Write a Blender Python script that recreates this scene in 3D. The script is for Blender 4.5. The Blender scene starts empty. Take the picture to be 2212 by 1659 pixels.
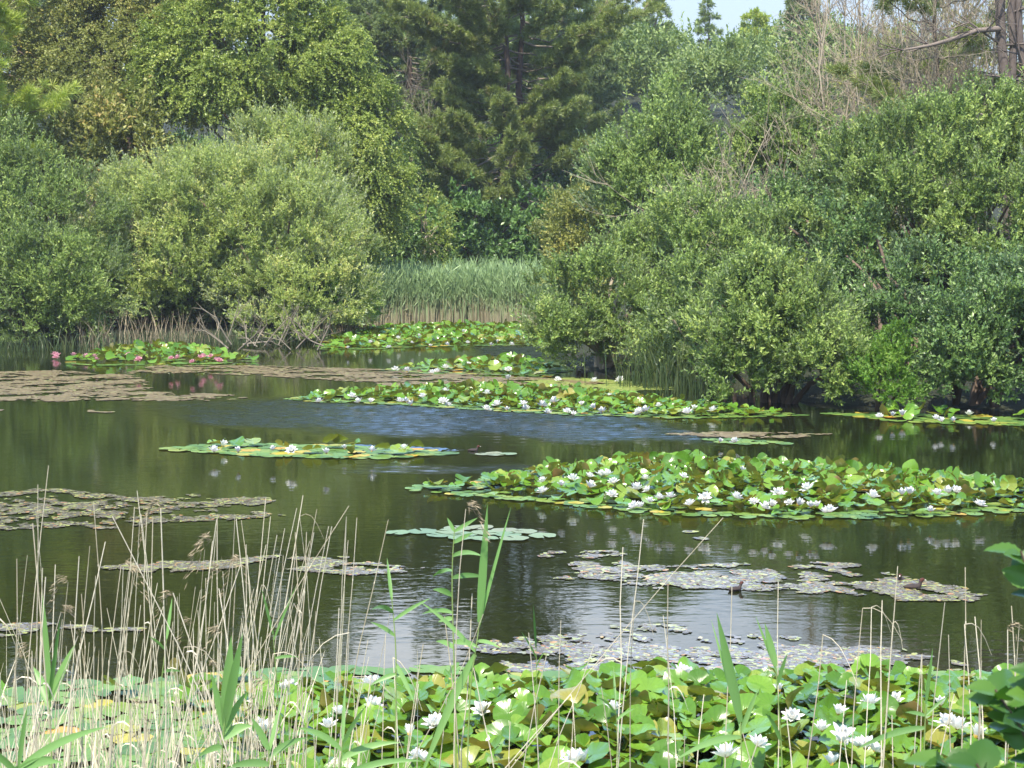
import bpy, math, random
import numpy as np
from mathutils import Vector, Matrix
SC = bpy.context.scene
COL = SC.collection
rng = np.random.default_rng(7)
R = math.radians
# ------------------------------------------------------------------ camera geometry (measured on a 2212 x 1659 view)
F = 3800.0; H = 2.6; CX = 1106.0; CY = 829.5; HY = 480.0
TH = math.atan((CY - HY) / F)
CT, ST = math.cos(TH), math.sin(TH)
def ray(x, y):
    vx, vy = (x - CX) / F, -(y - CY) / F
    return np.array([vx, CT + vy * ST, -ST + vy * CT])
def W(x, y, z=0.0):
    d = ray(x, y); t = (z - H) / d[2]
    return np.array([d[0] * t, d[1] * t, z])
def at(x, y, Y):
    d = ray(x, y); t = Y / d[1]
    return np.array([d[0] * t, Y, H + d[2] * t])

# ------------------------------------------------------------------ object helpers
def link(o, parent=None, loc=None):
    COL.objects.link(o)
    if parent is not None: o.parent = parent
    if loc is not None: o.location = [float(v) for v in loc]
    return o
def tag(o, label=None, cat=None, group=None, kind=None):
    if label: o['label'] = label
    if cat: o['category'] = cat
    if group: o['group'] = group
    if kind: o['kind'] = kind
    return o
def thing(name, label, cat, loc=(0, 0, 0), group=None):
    o = bpy.data.objects.new(name, None); o.empty_display_size = .1
    link(o, None, loc); tag(o, label, cat, group); return o
def mesh_quads(name, V, Q, mats, rnd=None, smooth=False, midx=None, col2=None):
    V = np.ascontiguousarray(V, dtype=np.float32); Q = np.ascontiguousarray(Q, dtype=np.int32)
    me = bpy.data.meshes.new(name); n = len(Q)
    me.vertices.add(len(V)); me.vertices.foreach_set('co', V.ravel())
    me.loops.add(n * 4); me.loops.foreach_set('vertex_index', Q.ravel())
    me.polygons.add(n)
    me.polygons.foreach_set('loop_start', np.arange(0, 4 * n, 4, dtype=np.int32))
    me.polygons.foreach_set('use_smooth', np.full(n, smooth, dtype=bool))
    for m in (mats if isinstance(mats, (list, tuple)) else [mats]): me.materials.append(m)
    if midx is not None: me.polygons.foreach_set('material_index', np.asarray(midx, dtype=np.int32))
    if rnd is not None:
        a = me.attributes.new('rnd', 'FLOAT', 'FACE'); a.data.foreach_set('value', np.asarray(rnd, dtype=np.float32))
    me.update(calc_edges=True)
    return me
def obj(name, me, parent=None, loc=None):
    return link(bpy.data.objects.new(name, me), parent, loc)

class Tubes:
    """collects tapered tubes as quads"""
    def __init__(s, k=5): s.V = []; s.Q = []; s.n = 0; s.k = k; s.r = []
    def add(s, pts, rad, rnd=0.5, k=None):
        k = k or s.k
        P = np.asarray(pts, float); n = len(P); rad = np.broadcast_to(np.asarray(rad, float), (n,))
        T = np.gradient(P, axis=0); T /= np.linalg.norm(T, axis=1, keepdims=True) + 1e-9
        ref = np.array([0.31, 0.2, 0.93]) if abs(T[0] @ np.array([.31, .2, .93])) < .92 else np.array([1., 0, 0])
        A = np.cross(T, ref); A /= np.linalg.norm(A, axis=1, keepdims=True) + 1e-9
        B = np.cross(T, A)
        a = np.arange(k) * 2 * np.pi / k
        ring = A[:, None, :] * np.cos(a)[None, :, None] + B[:, None, :] * np.sin(a)[None, :, None]
        V = P[:, None, :] + ring * rad[:, None, None]
        i = np.arange(n - 1)[:, None] * k; j = np.arange(k)[None, :]; j2 = (j + 1) % k
        q = np.stack([i + j, i + j2, i + k + j2, i + k + j], -1).reshape(-1, 4) + s.n
        s.V.append(V.reshape(-1, 3)); s.Q.append(q); s.n += n * k; s.r.append(np.full(len(q), rnd))
    def build(s, name, mat, parent=None, base=(0, 0, 0), smooth=True):
        V = np.concatenate(s.V) - np.asarray(base, float)
        return obj(name, mesh_quads(name, V, np.concatenate(s.Q), mat, np.concatenate(s.r), smooth), parent)

def nrm(a): return a / (np.linalg.norm(a, axis=-1, keepdims=True) + 1e-9)
def sph(n, r=rng): return nrm(r.normal(size=(n, 3)))

def leaf_quads(P, U, N, L, Wd, bend=0.0):
    V = nrm(np.cross(U, N)); N2 = np.cross(V, U)
    n = len(P); L = np.broadcast_to(L, (n,))[:, None]; Wd = np.broadcast_to(Wd, (n,))[:, None]
    m = P + U * L * .5 + N2 * L * bend
    out = np.stack([P, m + V * Wd * .5, P + U * L, m - V * Wd * .5], 1)
    return out.reshape(-1, 3)

# ------------------------------------------------------------------ materials
def newmat(name):
    m = bpy.data.materials.new(name); m.use_nodes = True
    nt = m.node_tree; nt.nodes.clear()
    return m, nt
def N_(nt, t, **kw):
    n = nt.nodes.new(t)
    for k, v in kw.items():
        if hasattr(n, k): setattr(n, k, v)
    return n
def ramp(nt, fac, stops, interp='LINEAR'):
    r = nt.nodes.new('ShaderNodeValToRGB'); cr = r.color_ramp; cr.interpolation = interp
    while len(cr.elements) < len(stops): cr.elements.new(.5)
    for e, (p, c) in zip(cr.elements, stops):
        e.position = p; e.color = (*c, 1)
    nt.links.new(fac, r.inputs[0]); return r.outputs[0]
def math_(nt, op, a, b=None, clamp=False):
    n = nt.nodes.new('ShaderNodeMath'); n.operation = op; n.use_clamp = clamp
    for i, v in enumerate((a, b)):
        if v is None: continue
        if isinstance(v, (int, float)): n.inputs[i].default_value = v
        else: nt.links.new(v, n.inputs[i])
    return n.outputs[0]
def mixc(nt, fac, a, b):
    n = nt.nodes.new('ShaderNodeMix'); n.data_type = 'RGBA'
    for i, v in ((0, fac), (6, a), (7, b)):
        if isinstance(v, (int, float)): n.inputs[i].default_value = v
        elif isinstance(v, tuple): n.inputs[i].default_value = (*v, 1)
        else: nt.links.new(v, n.inputs[i])
    return n.outputs[2]
def noise(nt, scale, detail=3, rough=.5, coord=None, dist=0):
    n = nt.nodes.new('ShaderNodeTexNoise'); n.inputs['Scale'].default_value = scale
    n.inputs['Detail'].default_value = detail; n.inputs['Roughness'].default_value = rough
    n.inputs['Distortion'].default_value = dist
    if coord is not None: nt.links.new(coord, n.inputs['Vector'])
    return n.outputs[0]
def attr(nt, name='rnd'):
    n = nt.nodes.new('ShaderNodeAttribute'); n.attribute_name = name; return n.outputs['Fac']

GAIN = 1.95
def leafmat(name, stops, gain=None, back=None, trans=.3, rough=.45, spec=.4, tint=(1.25, 1.35, .55), var=0.0):
    """leaf: colours run over the per-leaf random value; back = colour of the underside"""
    m, nt = newmat(name); r = attr(nt)
    g_ = gain or GAIN
    if gain is None:
        stops = [(p, tuple(v * .88 * w_ + .12 * (c[0] * .45 + c[1] * .45 + c[2] * .1) for v, w_ in zip(c, (1.09, 1.03, .66)))) for p, c in stops]; trans *= .72
    stops = [(p, tuple(min(.5, v * g_) for v in c)) for p, c in stops]
    if back is not None: back = tuple(v * (1 + (g_ - 1) * .4) for v in back)
    c = ramp(nt, r, stops)
    geo = N_(nt, 'ShaderNodeNewGeometry')
    if back is not None:
        c = mixc(nt, geo.outputs['Backfacing'], c, back)
    bs = N_(nt, 'ShaderNodeBsdfPrincipled'); nt.links.new(c, bs.inputs['Base Color'])
    bs.inputs['Roughness'].default_value = rough; bs.inputs['Specular IOR Level'].default_value = spec
    tr = N_(nt, 'ShaderNodeBsdfTranslucent')
    mm = nt.nodes.new('ShaderNodeMix'); mm.data_type = 'RGBA'; mm.blend_type = 'MULTIPLY'; mm.inputs[0].default_value = 1
    nt.links.new(c, mm.inputs[6]); mm.inputs[7].default_value = (*tint, 1)
    nt.links.new(mm.outputs[2], tr.inputs[0])
    mx = N_(nt, 'ShaderNodeMixShader'); mx.inputs[0].default_value = trans
    nt.links.new(bs.outputs[0], mx.inputs[1]); nt.links.new(tr.outputs[0], mx.inputs[2])
    o = N_(nt, 'ShaderNodeOutputMaterial'); nt.links.new(mx.outputs[0], o.inputs[0])
    return m
def stemmat(name, c0, c1, scale=20, rough=.8):
    m, nt = newmat(name)
    tc = N_(nt, 'ShaderNodeTexCoord')
    f = noise(nt, scale, 4, .6, tc.outputs['Object'])
    f = math_(nt, 'ADD', math_(nt, 'MULTIPLY', f, .7), math_(nt, 'MULTIPLY', attr(nt), .5))
    c = ramp(nt, f, [(.25, c0), (.8, c1)])
    bs = N_(nt, 'ShaderNodeBsdfPrincipled'); nt.links.new(c, bs.inputs['Base Color']); bs.inputs['Roughness'].default_value = rough
    bs.inputs['Specular IOR Level'].default_value = .25
    o = N_(nt, 'ShaderNodeOutputMaterial'); nt.links.new(bs.outputs[0], o.inputs[0])
    return m

M = {}
M['sallow'] = leafmat('sallow leaves', [(0, (.045, .08, .018)), (.5, (.088, .145, .034)), (.85, (.13, .195, .055)), (1, (.17, .225, .065))], back=(.18, .225, .12), trans=.33)
M['sallow_blue'] = leafmat('blue green sallow leaves', [(0, (.05, .085, .022)), (.5, (.09, .15, .042)), (1, (.145, .21, .06))], back=(.18, .235, .13), trans=.32)
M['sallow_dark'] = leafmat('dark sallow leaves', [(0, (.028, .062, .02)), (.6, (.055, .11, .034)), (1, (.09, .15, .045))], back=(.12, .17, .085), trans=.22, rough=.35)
M['willow'] = leafmat('silver willow leaves', stops=[(0, (.075, .115, .028)), (.5, (.135, .19, .05)), (.85, (.18, .235, .07)), (1, (.25, .29, .10))], back=(.32, .355, .23), trans=.36)
M['yellowish'] = leafmat('yellow green leaves', [(0, (.07, .09, .02)), (.5, (.13, .155, .04)), (1, (.20, .20, .06))], back=(.17, .19, .08), trans=.33)
M['birch'] = leafmat('birch leaves', [(0, (.085, .125, .026)), (.5, (.135, .19, .042)), (.9, (.18, .23, .055)), (1, (.22, .26, .07))], back=(.16, .21, .06), trans=.4, rough=.35)
M['olive'] = leafmat('olive brown foliage', [(0, (.07, .09, .022)), (.5, (.115, .14, .04)), (.88, (.155, .165, .05)), (1, (.19, .15, .055))], back=(.15, .16, .05), trans=.38)
M['bright'] = leafmat(gain=1.25, name='bright green leaves', stops=[(0, (.07, .15, .02)), (.5, (.12, .24, .03)), (1, (.19, .29, .05))], back=(.15, .24, .06), trans=.4)
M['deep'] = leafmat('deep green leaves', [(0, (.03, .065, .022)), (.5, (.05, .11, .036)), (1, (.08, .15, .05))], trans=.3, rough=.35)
M['needle'] = leafmat('pine needles', [(0, (.07, .10, .036)), (.5, (.11, .15, .056)), (.9, (.15, .195, .07)), (1, (.17, .14, .08))], trans=.3, rough=.5)
M['needle_y'] = leafmat('sunny pine needles', [(0, (.12, .17, .025)), (.5, (.19, .26, .045)), (1, (.26, .33, .07))], trans=.35, rough=.5)
M['needle_b'] = leafmat('blue green pine needles', [(0, (.055, .085, .038)), (.5, (.085, .125, .055)), (1, (.12, .165, .07))], trans=.28, rough=.5)
M['hillwood'] = leafmat('far woodland leaves', [(0, (.055, .09, .034)), (.5, (.09, .14, .052)), (1, (.13, .18, .07))], trans=.32)
M['bark'] = stemmat('brown bark', (.06, .042, .032), (.16, .115, .085), 9)
M['pinebark'] = stemmat('reddish pine bark', (.045, .032, .026), (.12, .085, .068), 7)
M['greybark'] = stemmat('grey purple bark', (.07, .055, .052), (.20, .165, .145), 11)
M['palebark'] = stemmat('pale dead wood', (.20, .16, .11), (.42, .36, .27), 12)
M['greytwig'] = stemmat('grey twigs', (.13, .11, .085), (.27, .235, .18), 12)
M['straw'] = stemmat('dry straw reed', (.36, .31, .21), (.68, .62, .48), 14, .7)
M['strawdark'] = stemmat('weathered reed', (.16, .13, .08), (.36, .30, .20), 14, .7)
M['reedgreen'] = leafmat(gain=1.25, name='green reed blades', stops=[(0, (.10, .20, .06)), (.5, (.15, .28, .09)), (1, (.20, .34, .12))], back=(.13, .24, .10), trans=.35, rough=.4)
M['sedge'] = leafmat(gain=1.25, name='sedge blades', stops=[(0, (.03, .05, .018)), (.6, (.05, .085, .03)), (1, (.09, .11, .04))], trans=.25)
M['reedstem'] = leafmat(gain=1.25, name='green reed stems', stops=[(0, (.16, .24, .07)), (1, (.22, .30, .10))], trans=.1, rough=.5)

def reedbedmat():
    m, nt = newmat('reed bed')
    g = N_(nt, 'ShaderNodeNewGeometry'); sx = N_(nt, 'ShaderNodeSeparateXYZ'); nt.links.new(g.outputs['Position'], sx.inputs[0])
    r = attr(nt)
    h = math_(nt, 'ADD', sx.outputs['Z'], math_(nt, 'MULTIPLY', math_(nt, 'SUBTRACT', r, .5), .7))
    dry = ramp(nt, r, [(0, (.34, .29, .18)), (1, (.56, .49, .35))])
    grn = ramp(nt, r, [(0, (.20, .30, .13)), (.6, (.28, .41, .18)), (1, (.36, .48, .24))])
    k = N_(nt, 'ShaderNodeMapRange'); k.inputs[1].default_value = .05; k.inputs[2].default_value = .62
    nt.links.new(h, k.inputs[0])
    c = mixc(nt, k.outputs[0], dry, grn)
    bs = N_(nt, 'ShaderNodeBsdfPrincipled'); nt.links.new(c, bs.inputs['Base Color']); bs.inputs['Roughness'].default_value = .5
    tr = N_(nt, 'ShaderNodeBsdfTranslucent'); nt.links.new(c, tr.inputs[0])
    mx = N_(nt, 'ShaderNodeMixShader'); mx.inputs[0].default_value = .25
    nt.links.new(bs.outputs[0], mx.inputs[1]); nt.links.new(tr.outputs[0], mx.inputs[2])
    o = N_(nt, 'ShaderNodeOutputMaterial'); nt.links.new(mx.outputs[0], o.inputs[0])
    return m
M['reedbed'] = reedbedmat()

def padmat(name, stops, back, rough=.22, trans=.28, spec=.6):
    m, nt = newmat(name)
    oi = N_(nt, 'ShaderNodeObjectInfo')
    r = math_(nt, 'FRACT', math_(nt, 'ADD', oi.outputs['Random'], attr(nt)))
    c = ramp(nt, r, stops)
    b = ramp(nt, r, back)
    uv = N_(nt, 'ShaderNodeUVMap')
    sep = N_(nt, 'ShaderNodeSeparateXYZ'); nt.links.new(uv.outputs[0], sep.inputs[0])
    ang = math_(nt, 'ARCTAN2', math_(nt, 'SUBTRACT', sep.outputs[1], .5), math_(nt, 'SUBTRACT', sep.outputs[0], .5))
    vein = math_(nt, 'POWER', math_(nt, 'ABSOLUTE', math_(nt, 'SINE', math_(nt, 'MULTIPLY', ang, 8.0))), .25)
    tc = N_(nt, 'ShaderNodeTexCoord')
    nz = noise(nt, 14, 3, .6, tc.outputs['Object'])
    vv = math_(nt, 'ADD', math_(nt, 'MULTIPLY', vein, .22), math_(nt, 'ADD', .58, math_(nt, 'MULTIPLY', nz, .45)))
    sc = N_(nt, 'ShaderNodeVectorMath'); sc.operation = 'SCALE'; nt.links.new(c, sc.inputs[0]); nt.links.new(vv, sc.inputs[3])
    c = sc.outputs[0]
    spot = noise(nt, 5.5, 5, .75, tc.outputs['Object'])
    sp = N_(nt, 'ShaderNodeMapRange'); sp.inputs[1].default_value = .64; sp.inputs[2].default_value = .70; nt.links.new(spot, sp.inputs[0])
    c = mixc(nt, math_(nt, 'MULTIPLY', sp.outputs[0], .7), c, (.16, .12, .04))
    geo = N_(nt, 'ShaderNodeNewGeometry')
    cc = mixc(nt, geo.outputs['Backfacing'], c, b)
    bs = N_(nt, 'ShaderNodeBsdfPrincipled'); nt.links.new(cc, bs.inputs['Base Color'])
    bs.inputs['Specular IOR Level'].default_value = spec
    rr = N_(nt, 'ShaderNodeMapRange'); nt.links.new(nz, rr.inputs[0]); rr.inputs[3].default_value = rough - .08; rr.inputs[4].default_value = rough + .14
    nt.links.new(rr.outputs[0], bs.inputs['Roughness'])
    bp = N_(nt, 'ShaderNodeBump'); bp.inputs['Strength'].default_value = .25; bp.inputs['Distance'].default_value = .004
    nt.links.new(math_(nt, 'ADD', math_(nt, 'MULTIPLY', vein, .5), nz), bp.inputs['Height']); nt.links.new(bp.outputs[0], bs.inputs['Normal'])
    tr = N_(nt, 'ShaderNodeBsdfTranslucent')
    mm = nt.nodes.new('ShaderNodeMix'); mm.data_type = 'RGBA'; mm.blend_type = 'MULTIPLY'; mm.inputs[0].default_value = 1
    nt.links.new(mixc(nt, math_(nt, 'MULTIPLY', geo.outputs['Backfacing'], .45), c, b), mm.inputs[6]); mm.inputs[7].default_value = (1.5, 1.35, .6, 1); nt.links.new(mm.outputs[2], tr.inputs[0])
    mx = N_(nt, 'ShaderNodeMixShader'); mx.inputs[0].default_value = trans
    nt.links.new(bs.outputs[0], mx.inputs[1]); nt.links.new(tr.outputs[0], mx.inputs[2])
    o = N_(nt, 'ShaderNodeOutputMaterial'); nt.links.new(mx.outputs[0], o.inputs[0])
    return m
BACK = [(0, (.17, .17, .04)), (.5, (.22, .18, .055)), (1, (.24, .15, .065))]
M['pad'] = padmat('raised lily pad', [(0, (.07, .17, .015)), (.45, (.12, .26, .025)), (.8, (.17, .32, .035)), (.93, (.24, .32, .05)), (1, (.30, .28, .06))], BACK)
M['padflat'] = padmat('floating lily pad', [(0, (.075, .15, .035)), (.35, (.105, .20, .045)), (.62, (.14, .24, .045)), (.88, (.18, .25, .05)), (.955, (.40, .34, .05)), (1, (.50, .25, .04))], BACK, rough=.45, trans=.05, spec=.3)
M['paddull'] = padmat('grey green floating pad', [(0, (.13, .20, .11)), (.5, (.17, .25, .12)), (.85, (.20, .22, .13)), (1, (.26, .26, .12))], BACK, rough=.45, trans=.03, spec=.35)

def petalmat(name, c0, c1):
    m, nt = newmat(name)
    tc = N_(nt, 'ShaderNodeTexCoord'); f = noise(nt, 30, 2, .5, tc.outputs['Object'])
    c = ramp(nt, f, [(.3, c0), (.7, c1)])
    bs = N_(nt, 'ShaderNodeBsdfPrincipled'); nt.links.new(c, bs.inputs['Base Color']); bs.inputs['Roughness'].default_value = .5
    tr = N_(nt, 'ShaderNodeBsdfTranslucent'); nt.links.new(c, tr.inputs[0])
    mx = N_(nt, 'ShaderNodeMixShader'); mx.inputs[0].default_value = .3
    nt.links.new(bs.outputs[0], mx.inputs[1]); nt.links.new(tr.outputs[0], mx.inputs[2])
    o = N_(nt, 'ShaderNodeOutputMaterial'); nt.links.new(mx.outputs[0], o.inputs[0])
    return m
M['petal'] = petalmat('white petals', (.80, .80, .78), (.86, .86, .82))
M['petalpink'] = petalmat('pink petals', (.66, .26, .33), (.78, .48, .52))
M['stamen'] = petalmat('yellow stamens', (.75, .48, .05), (.80, .58, .12))

def matmat(name, stops, rough=.35, spec=.5):
    m, nt = newmat(name)
    c = ramp(nt, attr(nt), stops)
    bs = N_(nt, 'ShaderNodeBsdfPrincipled'); nt.links.new(c, bs.inputs['Base Color'])
    bs.inputs['Roughness'].default_value = rough; bs.inputs['Specular IOR Level'].default_value = spec
    o = N_(nt, 'ShaderNodeOutputMaterial'); nt.links.new(bs.outputs[0], o.inputs[0])
    return m
M['pondweed'] = matmat('pondweed leaves', [(0, (.085, .07, .05)), (.45, (.15, .125, .095)), (.72, (.20, .17, .125)), (.82, (.26, .29, .09)), (.93, (.36, .38, .12)), (.97, (.42, .22, .09)), (1, (.32, .14, .06))], .22, .6)  # lilac cast in the browns: reflected sky put into the leaf colour
M['algae'] = matmat('brown floating weed', [(0, (.12, .09, .045)), (.5, (.17, .13, .065)), (.85, (.21, .165, .085)), (1, (.21, .23, .08))], .6, .3)
M['duckgreen'] = matmat('yellow green floating weed', [(0, (.14, .19, .04)), (.5, (.20, .26, .05)), (1, (.28, .31, .09))], .6, .3)

# ------------------------------------------------------------------ pond outline and terrain
POND = np.array([(-40, 6.0), (-6, 5.6), (4, 5.6), (40, 6.0), (40, 21), (9, 23.6), (6, 24.6), (4.2, 25.3), (3.6, 27.2), (3.0, 29.4),
                 (1.4, 30.6), (1.0, 31.6), (1.0, 35), (1.8, 47.6), (-5.0, 47.6), (-4.3, 41.5), (-4.4, 39.3), (-5.5, 38.4), (-9, 37.7), (-14, 37.2), (-40, 35)], float)
def sdf_poly(px, py, poly):
    d = np.full(px.shape, 1e9); ins = np.zeros(px.shape, bool)
    n = len(poly)
    for i in range(n):
        a = poly[i]; b = poly[(i + 1) % n]; e = b - a
        wx, wy = px - a[0], py - a[1]
        t = np.clip((wx * e[0] + wy * e[1]) / (e @ e), 0, 1)
        d = np.minimum(d, np.hypot(wx - e[0] * t, wy - e[1] * t))
        c = ((a[1] > py) != (b[1] > py)) & (px < (b[0] - a[0]) * (py - a[1]) / (b[1] - a[1] + 1e-12) + a[0])
        ins ^= c
    return np.where(ins, -d, d)
def ground(x, y):
    x = np.asarray(x, float); y = np.asarray(y, float)
    d = sdf_poly(x, y, POND)
    z = np.where(d < 0, np.maximum(-.9, d * .45), .10 * (1 - np.exp(-d * 6)) + .055 * np.clip(d, 0, 30))
    hill = np.clip((y - 48) / 52, 0, 1.2); hill = hill * hill * (3 - 2 * np.minimum(hill, 1))
    z = z + np.where(d > 0, 7.0 * hill * np.clip((d) / 8, 0, 1), 0)
    z = z + np.where((y < 6) & (d > 0), np.clip(d, 0, 3) * .16, 0)
    return z
def gz(x, y): return float(ground(np.array([x]), np.array([y]))[0])

def terrain():
    xs = np.concatenate([np.linspace(-300, -60, 12), np.arange(-50, 50.1, .8), np.linspace(60, 300, 12)])
    ys = np.concatenate([np.linspace(-60, -14, 6), np.arange(-10, 75, .7), np.linspace(78, 200, 30), np.linspace(215, 320, 6)])
    X, Y = np.meshgrid(xs, ys); Z = ground(X, Y)
    Z += np.where(Z > .05, rng.normal(size=Z.shape) * .03, 0)
    nx, ny = len(xs), len(ys)
    V = np.stack([X, Y, Z], -1).reshape(-1, 3)
    i = np.arange(ny - 1)[:, None] * nx + np.arange(nx - 1)[None, :]
    Q = np.stack([i, i + 1, i + nx + 1, i + nx], -1).reshape(-1, 4)
    m, nt = newmat('bank soil and grass')
    tc = N_(nt, 'ShaderNodeTexCoord')
    f = noise(nt, 1.3, 6, .65, tc.outputs['Object']); f2 = noise(nt, 22, 4, .7, tc.outputs['Object'])
    c = ramp(nt, math_(nt, 'ADD', math_(nt, 'MULTIPLY', f, .6), math_(nt, 'MULTIPLY', f2, .4)), [(.3, (.018, .014, .008)), (.5, (.022, .028, .010)), (.7, (.035, .05, .016))])
    bs = N_(nt, 'ShaderNodeBsdfPrincipled'); nt.links.new(c, bs.inputs['Base Color']); bs.inputs['Roughness'].default_value = .9
    bp = N_(nt, 'ShaderNodeBump'); bp.inputs['Strength'].default_value = .8; bp.inputs['Distance'].default_value = .08
    nt.links.new(f2, bp.inputs['Height']); nt.links.new(bp.outputs[0], bs.inputs['Normal'])
    o = N_(nt, 'ShaderNodeOutputMaterial'); nt.links.new(bs.outputs[0], o.inputs[0])
    tag(obj('ground', mesh_quads('ground', V, Q, m, smooth=True)), kind='structure')
terrain()

def smooth(x, a, b):
    t = np.clip((x - a) / (b - a), 0, 1); return t * t * (3 - 2 * t)
def win(x, a0, a1, b0, b1): return smooth(x, a0, a1) * (1 - smooth(x, b0, b1))
def water():
    """the pond surface: breeze-ruffled streaks and the coot's wake are real small waves in the sheet"""
    xs = np.concatenate([np.linspace(-41, -7.5, 30), np.arange(-7.2, 5.2, .04), np.linspace(5.6, 41, 30)])
    ys = np.concatenate([np.arange(5.4, 17, .35), np.arange(17.2, 27, .03), np.arange(27.2, 32.4, .3), np.arange(32.5, 39, .05), np.linspace(39.5, 49.5, 24)])
    X, Y = np.meshgrid(xs, ys); r = np.random.default_rng(3)
    def waves(n, l0, l1, spread, skew=0):
        Z = np.zeros_like(X)
        for _ in range(n):
            a = r.normal() * spread; l = math.exp(r.uniform(math.log(l0), math.log(l1))); kx, ky = math.sin(a), math.cos(a)
            t = 2 * np.pi / l * (kx * X + ky * Y) + r.uniform(0, 6.28)
            Z -= l * (np.sin(t) + skew * sum(np.sin(q * t) / q for q in (2, 3, 4, 5)))
        return Z / n ** .5
    wob = sum(np.sin(X * a + Y * b + c) * d for a, b, c, d in [(.9, .7, 1, .35), (2.1, -1.6, 2, .2), (4.3, 2.9, .5, .12), (7.7, 5.1, 4, .08)])
    sk = Y + X * .42 + wob
    m = win(sk, 20.5, 21.7, 23.8, 24.9) * win(X + wob, -6.0, -3.4, 1.5, 2.8)
    m += win(Y + wob, 33.0, 33.8, 37.0, 38.4) * win(X + wob, -1.2, -.2, 1.4, 3)
    m += .55 * win(Y + wob * .4, 18.0, 18.3, 18.7, 19.2) * win(X + wob, -2.2, -1.2, .2, .9)
    Z = m * (waves(9, .15, .42, .3, 1.0) * .017 + waves(20, .1, .2, .9) * .006)
    bx, by = W(1012, 972)[:2]; dx = bx - X
    for sl, k in ((.34, 1.0), (-.05, .8), (.15, .45)):
        dd = (Y - by) - dx * sl; wid = .025 + .05 * np.clip(dx, 0, 3)
        env = np.exp(-(dd / wid) ** 2) * smooth(dx, 0, .12) * (1 - smooth(dx, .9, 2.4))
        Z += k * .014 * env * np.cos(dd / wid * 2.6 + np.sin(dx * 14) * .6)
    Z += .006 * waves(30, .08, .2, .8) * 4 * np.exp(-((X - W(1948, 1246)[0]) ** 2 + ((Y - W(1948, 1246)[1]) * .8) ** 2) * 12)
    V = np.stack([X, Y, Z], -1).reshape(-1, 3); nx, ny = len(xs), len(ys)
    i = np.arange(ny - 1)[:, None] * nx + np.arange(nx - 1)[None, :]
    Q = np.stack([i, i + 1, i + nx + 1, i + nx], -1).reshape(-1, 4)
    mt, nt = newmat('pond water')
    g = N_(nt, 'ShaderNodeNewGeometry'); P = g.outputs['Position']
    big = noise(nt, .55, 2, .5, P)
    mp = N_(nt, 'ShaderNodeMapping'); mp.inputs['Scale'].default_value = (.7, 1.35, 1); nt.links.new(P, mp.inputs[0])
    fine = noise(nt, 9, 2.5, .5, mp.outputs[0]); mid = noise(nt, 2.6, 2, .5, mp.outputs[0])
    hgt = math_(nt, 'ADD', math_(nt, 'MULTIPLY', math_(nt, 'MULTIPLY', fine, .015), math_(nt, 'ADD', .2, math_(nt, 'MULTIPLY', big, 1.2))), math_(nt, 'MULTIPLY', mid, .017))
    bp = N_(nt, 'ShaderNodeBump'); bp.inputs['Strength'].default_value = 1; bp.inputs['Distance'].default_value = .1
    nt.links.new(hgt, bp.inputs['Height'])
    bs = N_(nt, 'ShaderNodeBsdfPrincipled'); bs.inputs['Base Color'].default_value = (.010, .013, .004, 1)
    bs.inputs['IOR'].default_value = 1.333
    # capillary ripples far below the mesh's own waves: a rougher sheet where the breeze touches
    cat = noise(nt, 3.5, 5, .7, mp.outputs[0])
    rf = math_(nt, 'MULTIPLY', attr(nt, 'ruff'), math_(nt, 'ADD', .1, math_(nt, 'MULTIPLY', cat, 1.7)), True)
    nt.links.new(math_(nt, 'ADD', .03, math_(nt, 'MULTIPLY', rf, .27)), bs.inputs['Roughness'])
    nt.links.new(bp.outputs[0], bs.inputs['Normal'])
    o = N_(nt, 'ShaderNodeOutputMaterial'); nt.links.new(bs.outputs[0], o.inputs[0])
    me = mesh_quads('water', V, Q, mt, smooth=True)
    a = me.attributes.new('ruff', 'FLOAT', 'POINT'); a.data.foreach_set('value', np.clip(m, 0, 1).astype(np.float32).ravel())
    tag(obj('water', me), kind='structure')
water()

# ------------------------------------------------------------------ foliage
def E(x0, x1, y0, y1, Y, depth=.8):
    """ellipsoid that fills this window of the view when it stands at distance Y"""
    c = at((x0 + x1) / 2, (y0 + y1) / 2, Y); k = Y / F
    rx = (x1 - x0) / 2 * k; rz = (y1 - y0) / 2 * k
    return c, np.array([rx, max(.5, depth * rx), rz])

def clumps_of(ells, rc, over, r, low=-.55, back=.45):
    out_p, out_d = [], []
    for c, e in ells:
        area = 4 * np.pi * ((e[0] * e[1]) ** 1.6 / 3 + (e[0] * e[2]) ** 1.6 / 3 + (e[1] * e[2]) ** 1.6 / 3) ** (1 / 1.6)
        n = max(6, int(area / (np.pi * rc * rc) * over * .92))
        nl = max(4, int(area / (np.pi * (rc * 2.3) ** 2) * .85))
        LD = sph(nl, r); LD[:, 2] = np.maximum(LD[:, 2], low - .2)
        d = sph(n + 4, r); d = d[(d[:, 2] > low) | (np.arange(n + 4) < 2)]
        # lobes: the surface swells towards the lobe directions
        dots = d @ LD.T; near = dots.max(1)
        bulge = .60 + .40 * np.clip((near - .70) / .27, 0, 1) ** 1.2 + r.normal(size=len(d)) * .06
        shell = np.where(r.random(len(d)) < .78, 1.0, r.uniform(.45, .85, len(d)))
        p = c + d * e * (bulge * shell)[:, None]
        nn = nrm(d / e)
        # keep fewer clumps on the far side
        keep = (nn[:, 1] < .35) | (r.random(len(d)) < back)
        inside = np.zeros(len(d), bool)
        for c2, e2 in ells:
            if c2 is c: continue
            inside |= (np.linalg.norm((p - c2) / e2, axis=1) < .62)
        keep &= ~inside
        out_p.append(p[keep]); out_d.append(nn[keep])
    return np.concatenate(out_p), np.concatenate(out_d)

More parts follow.
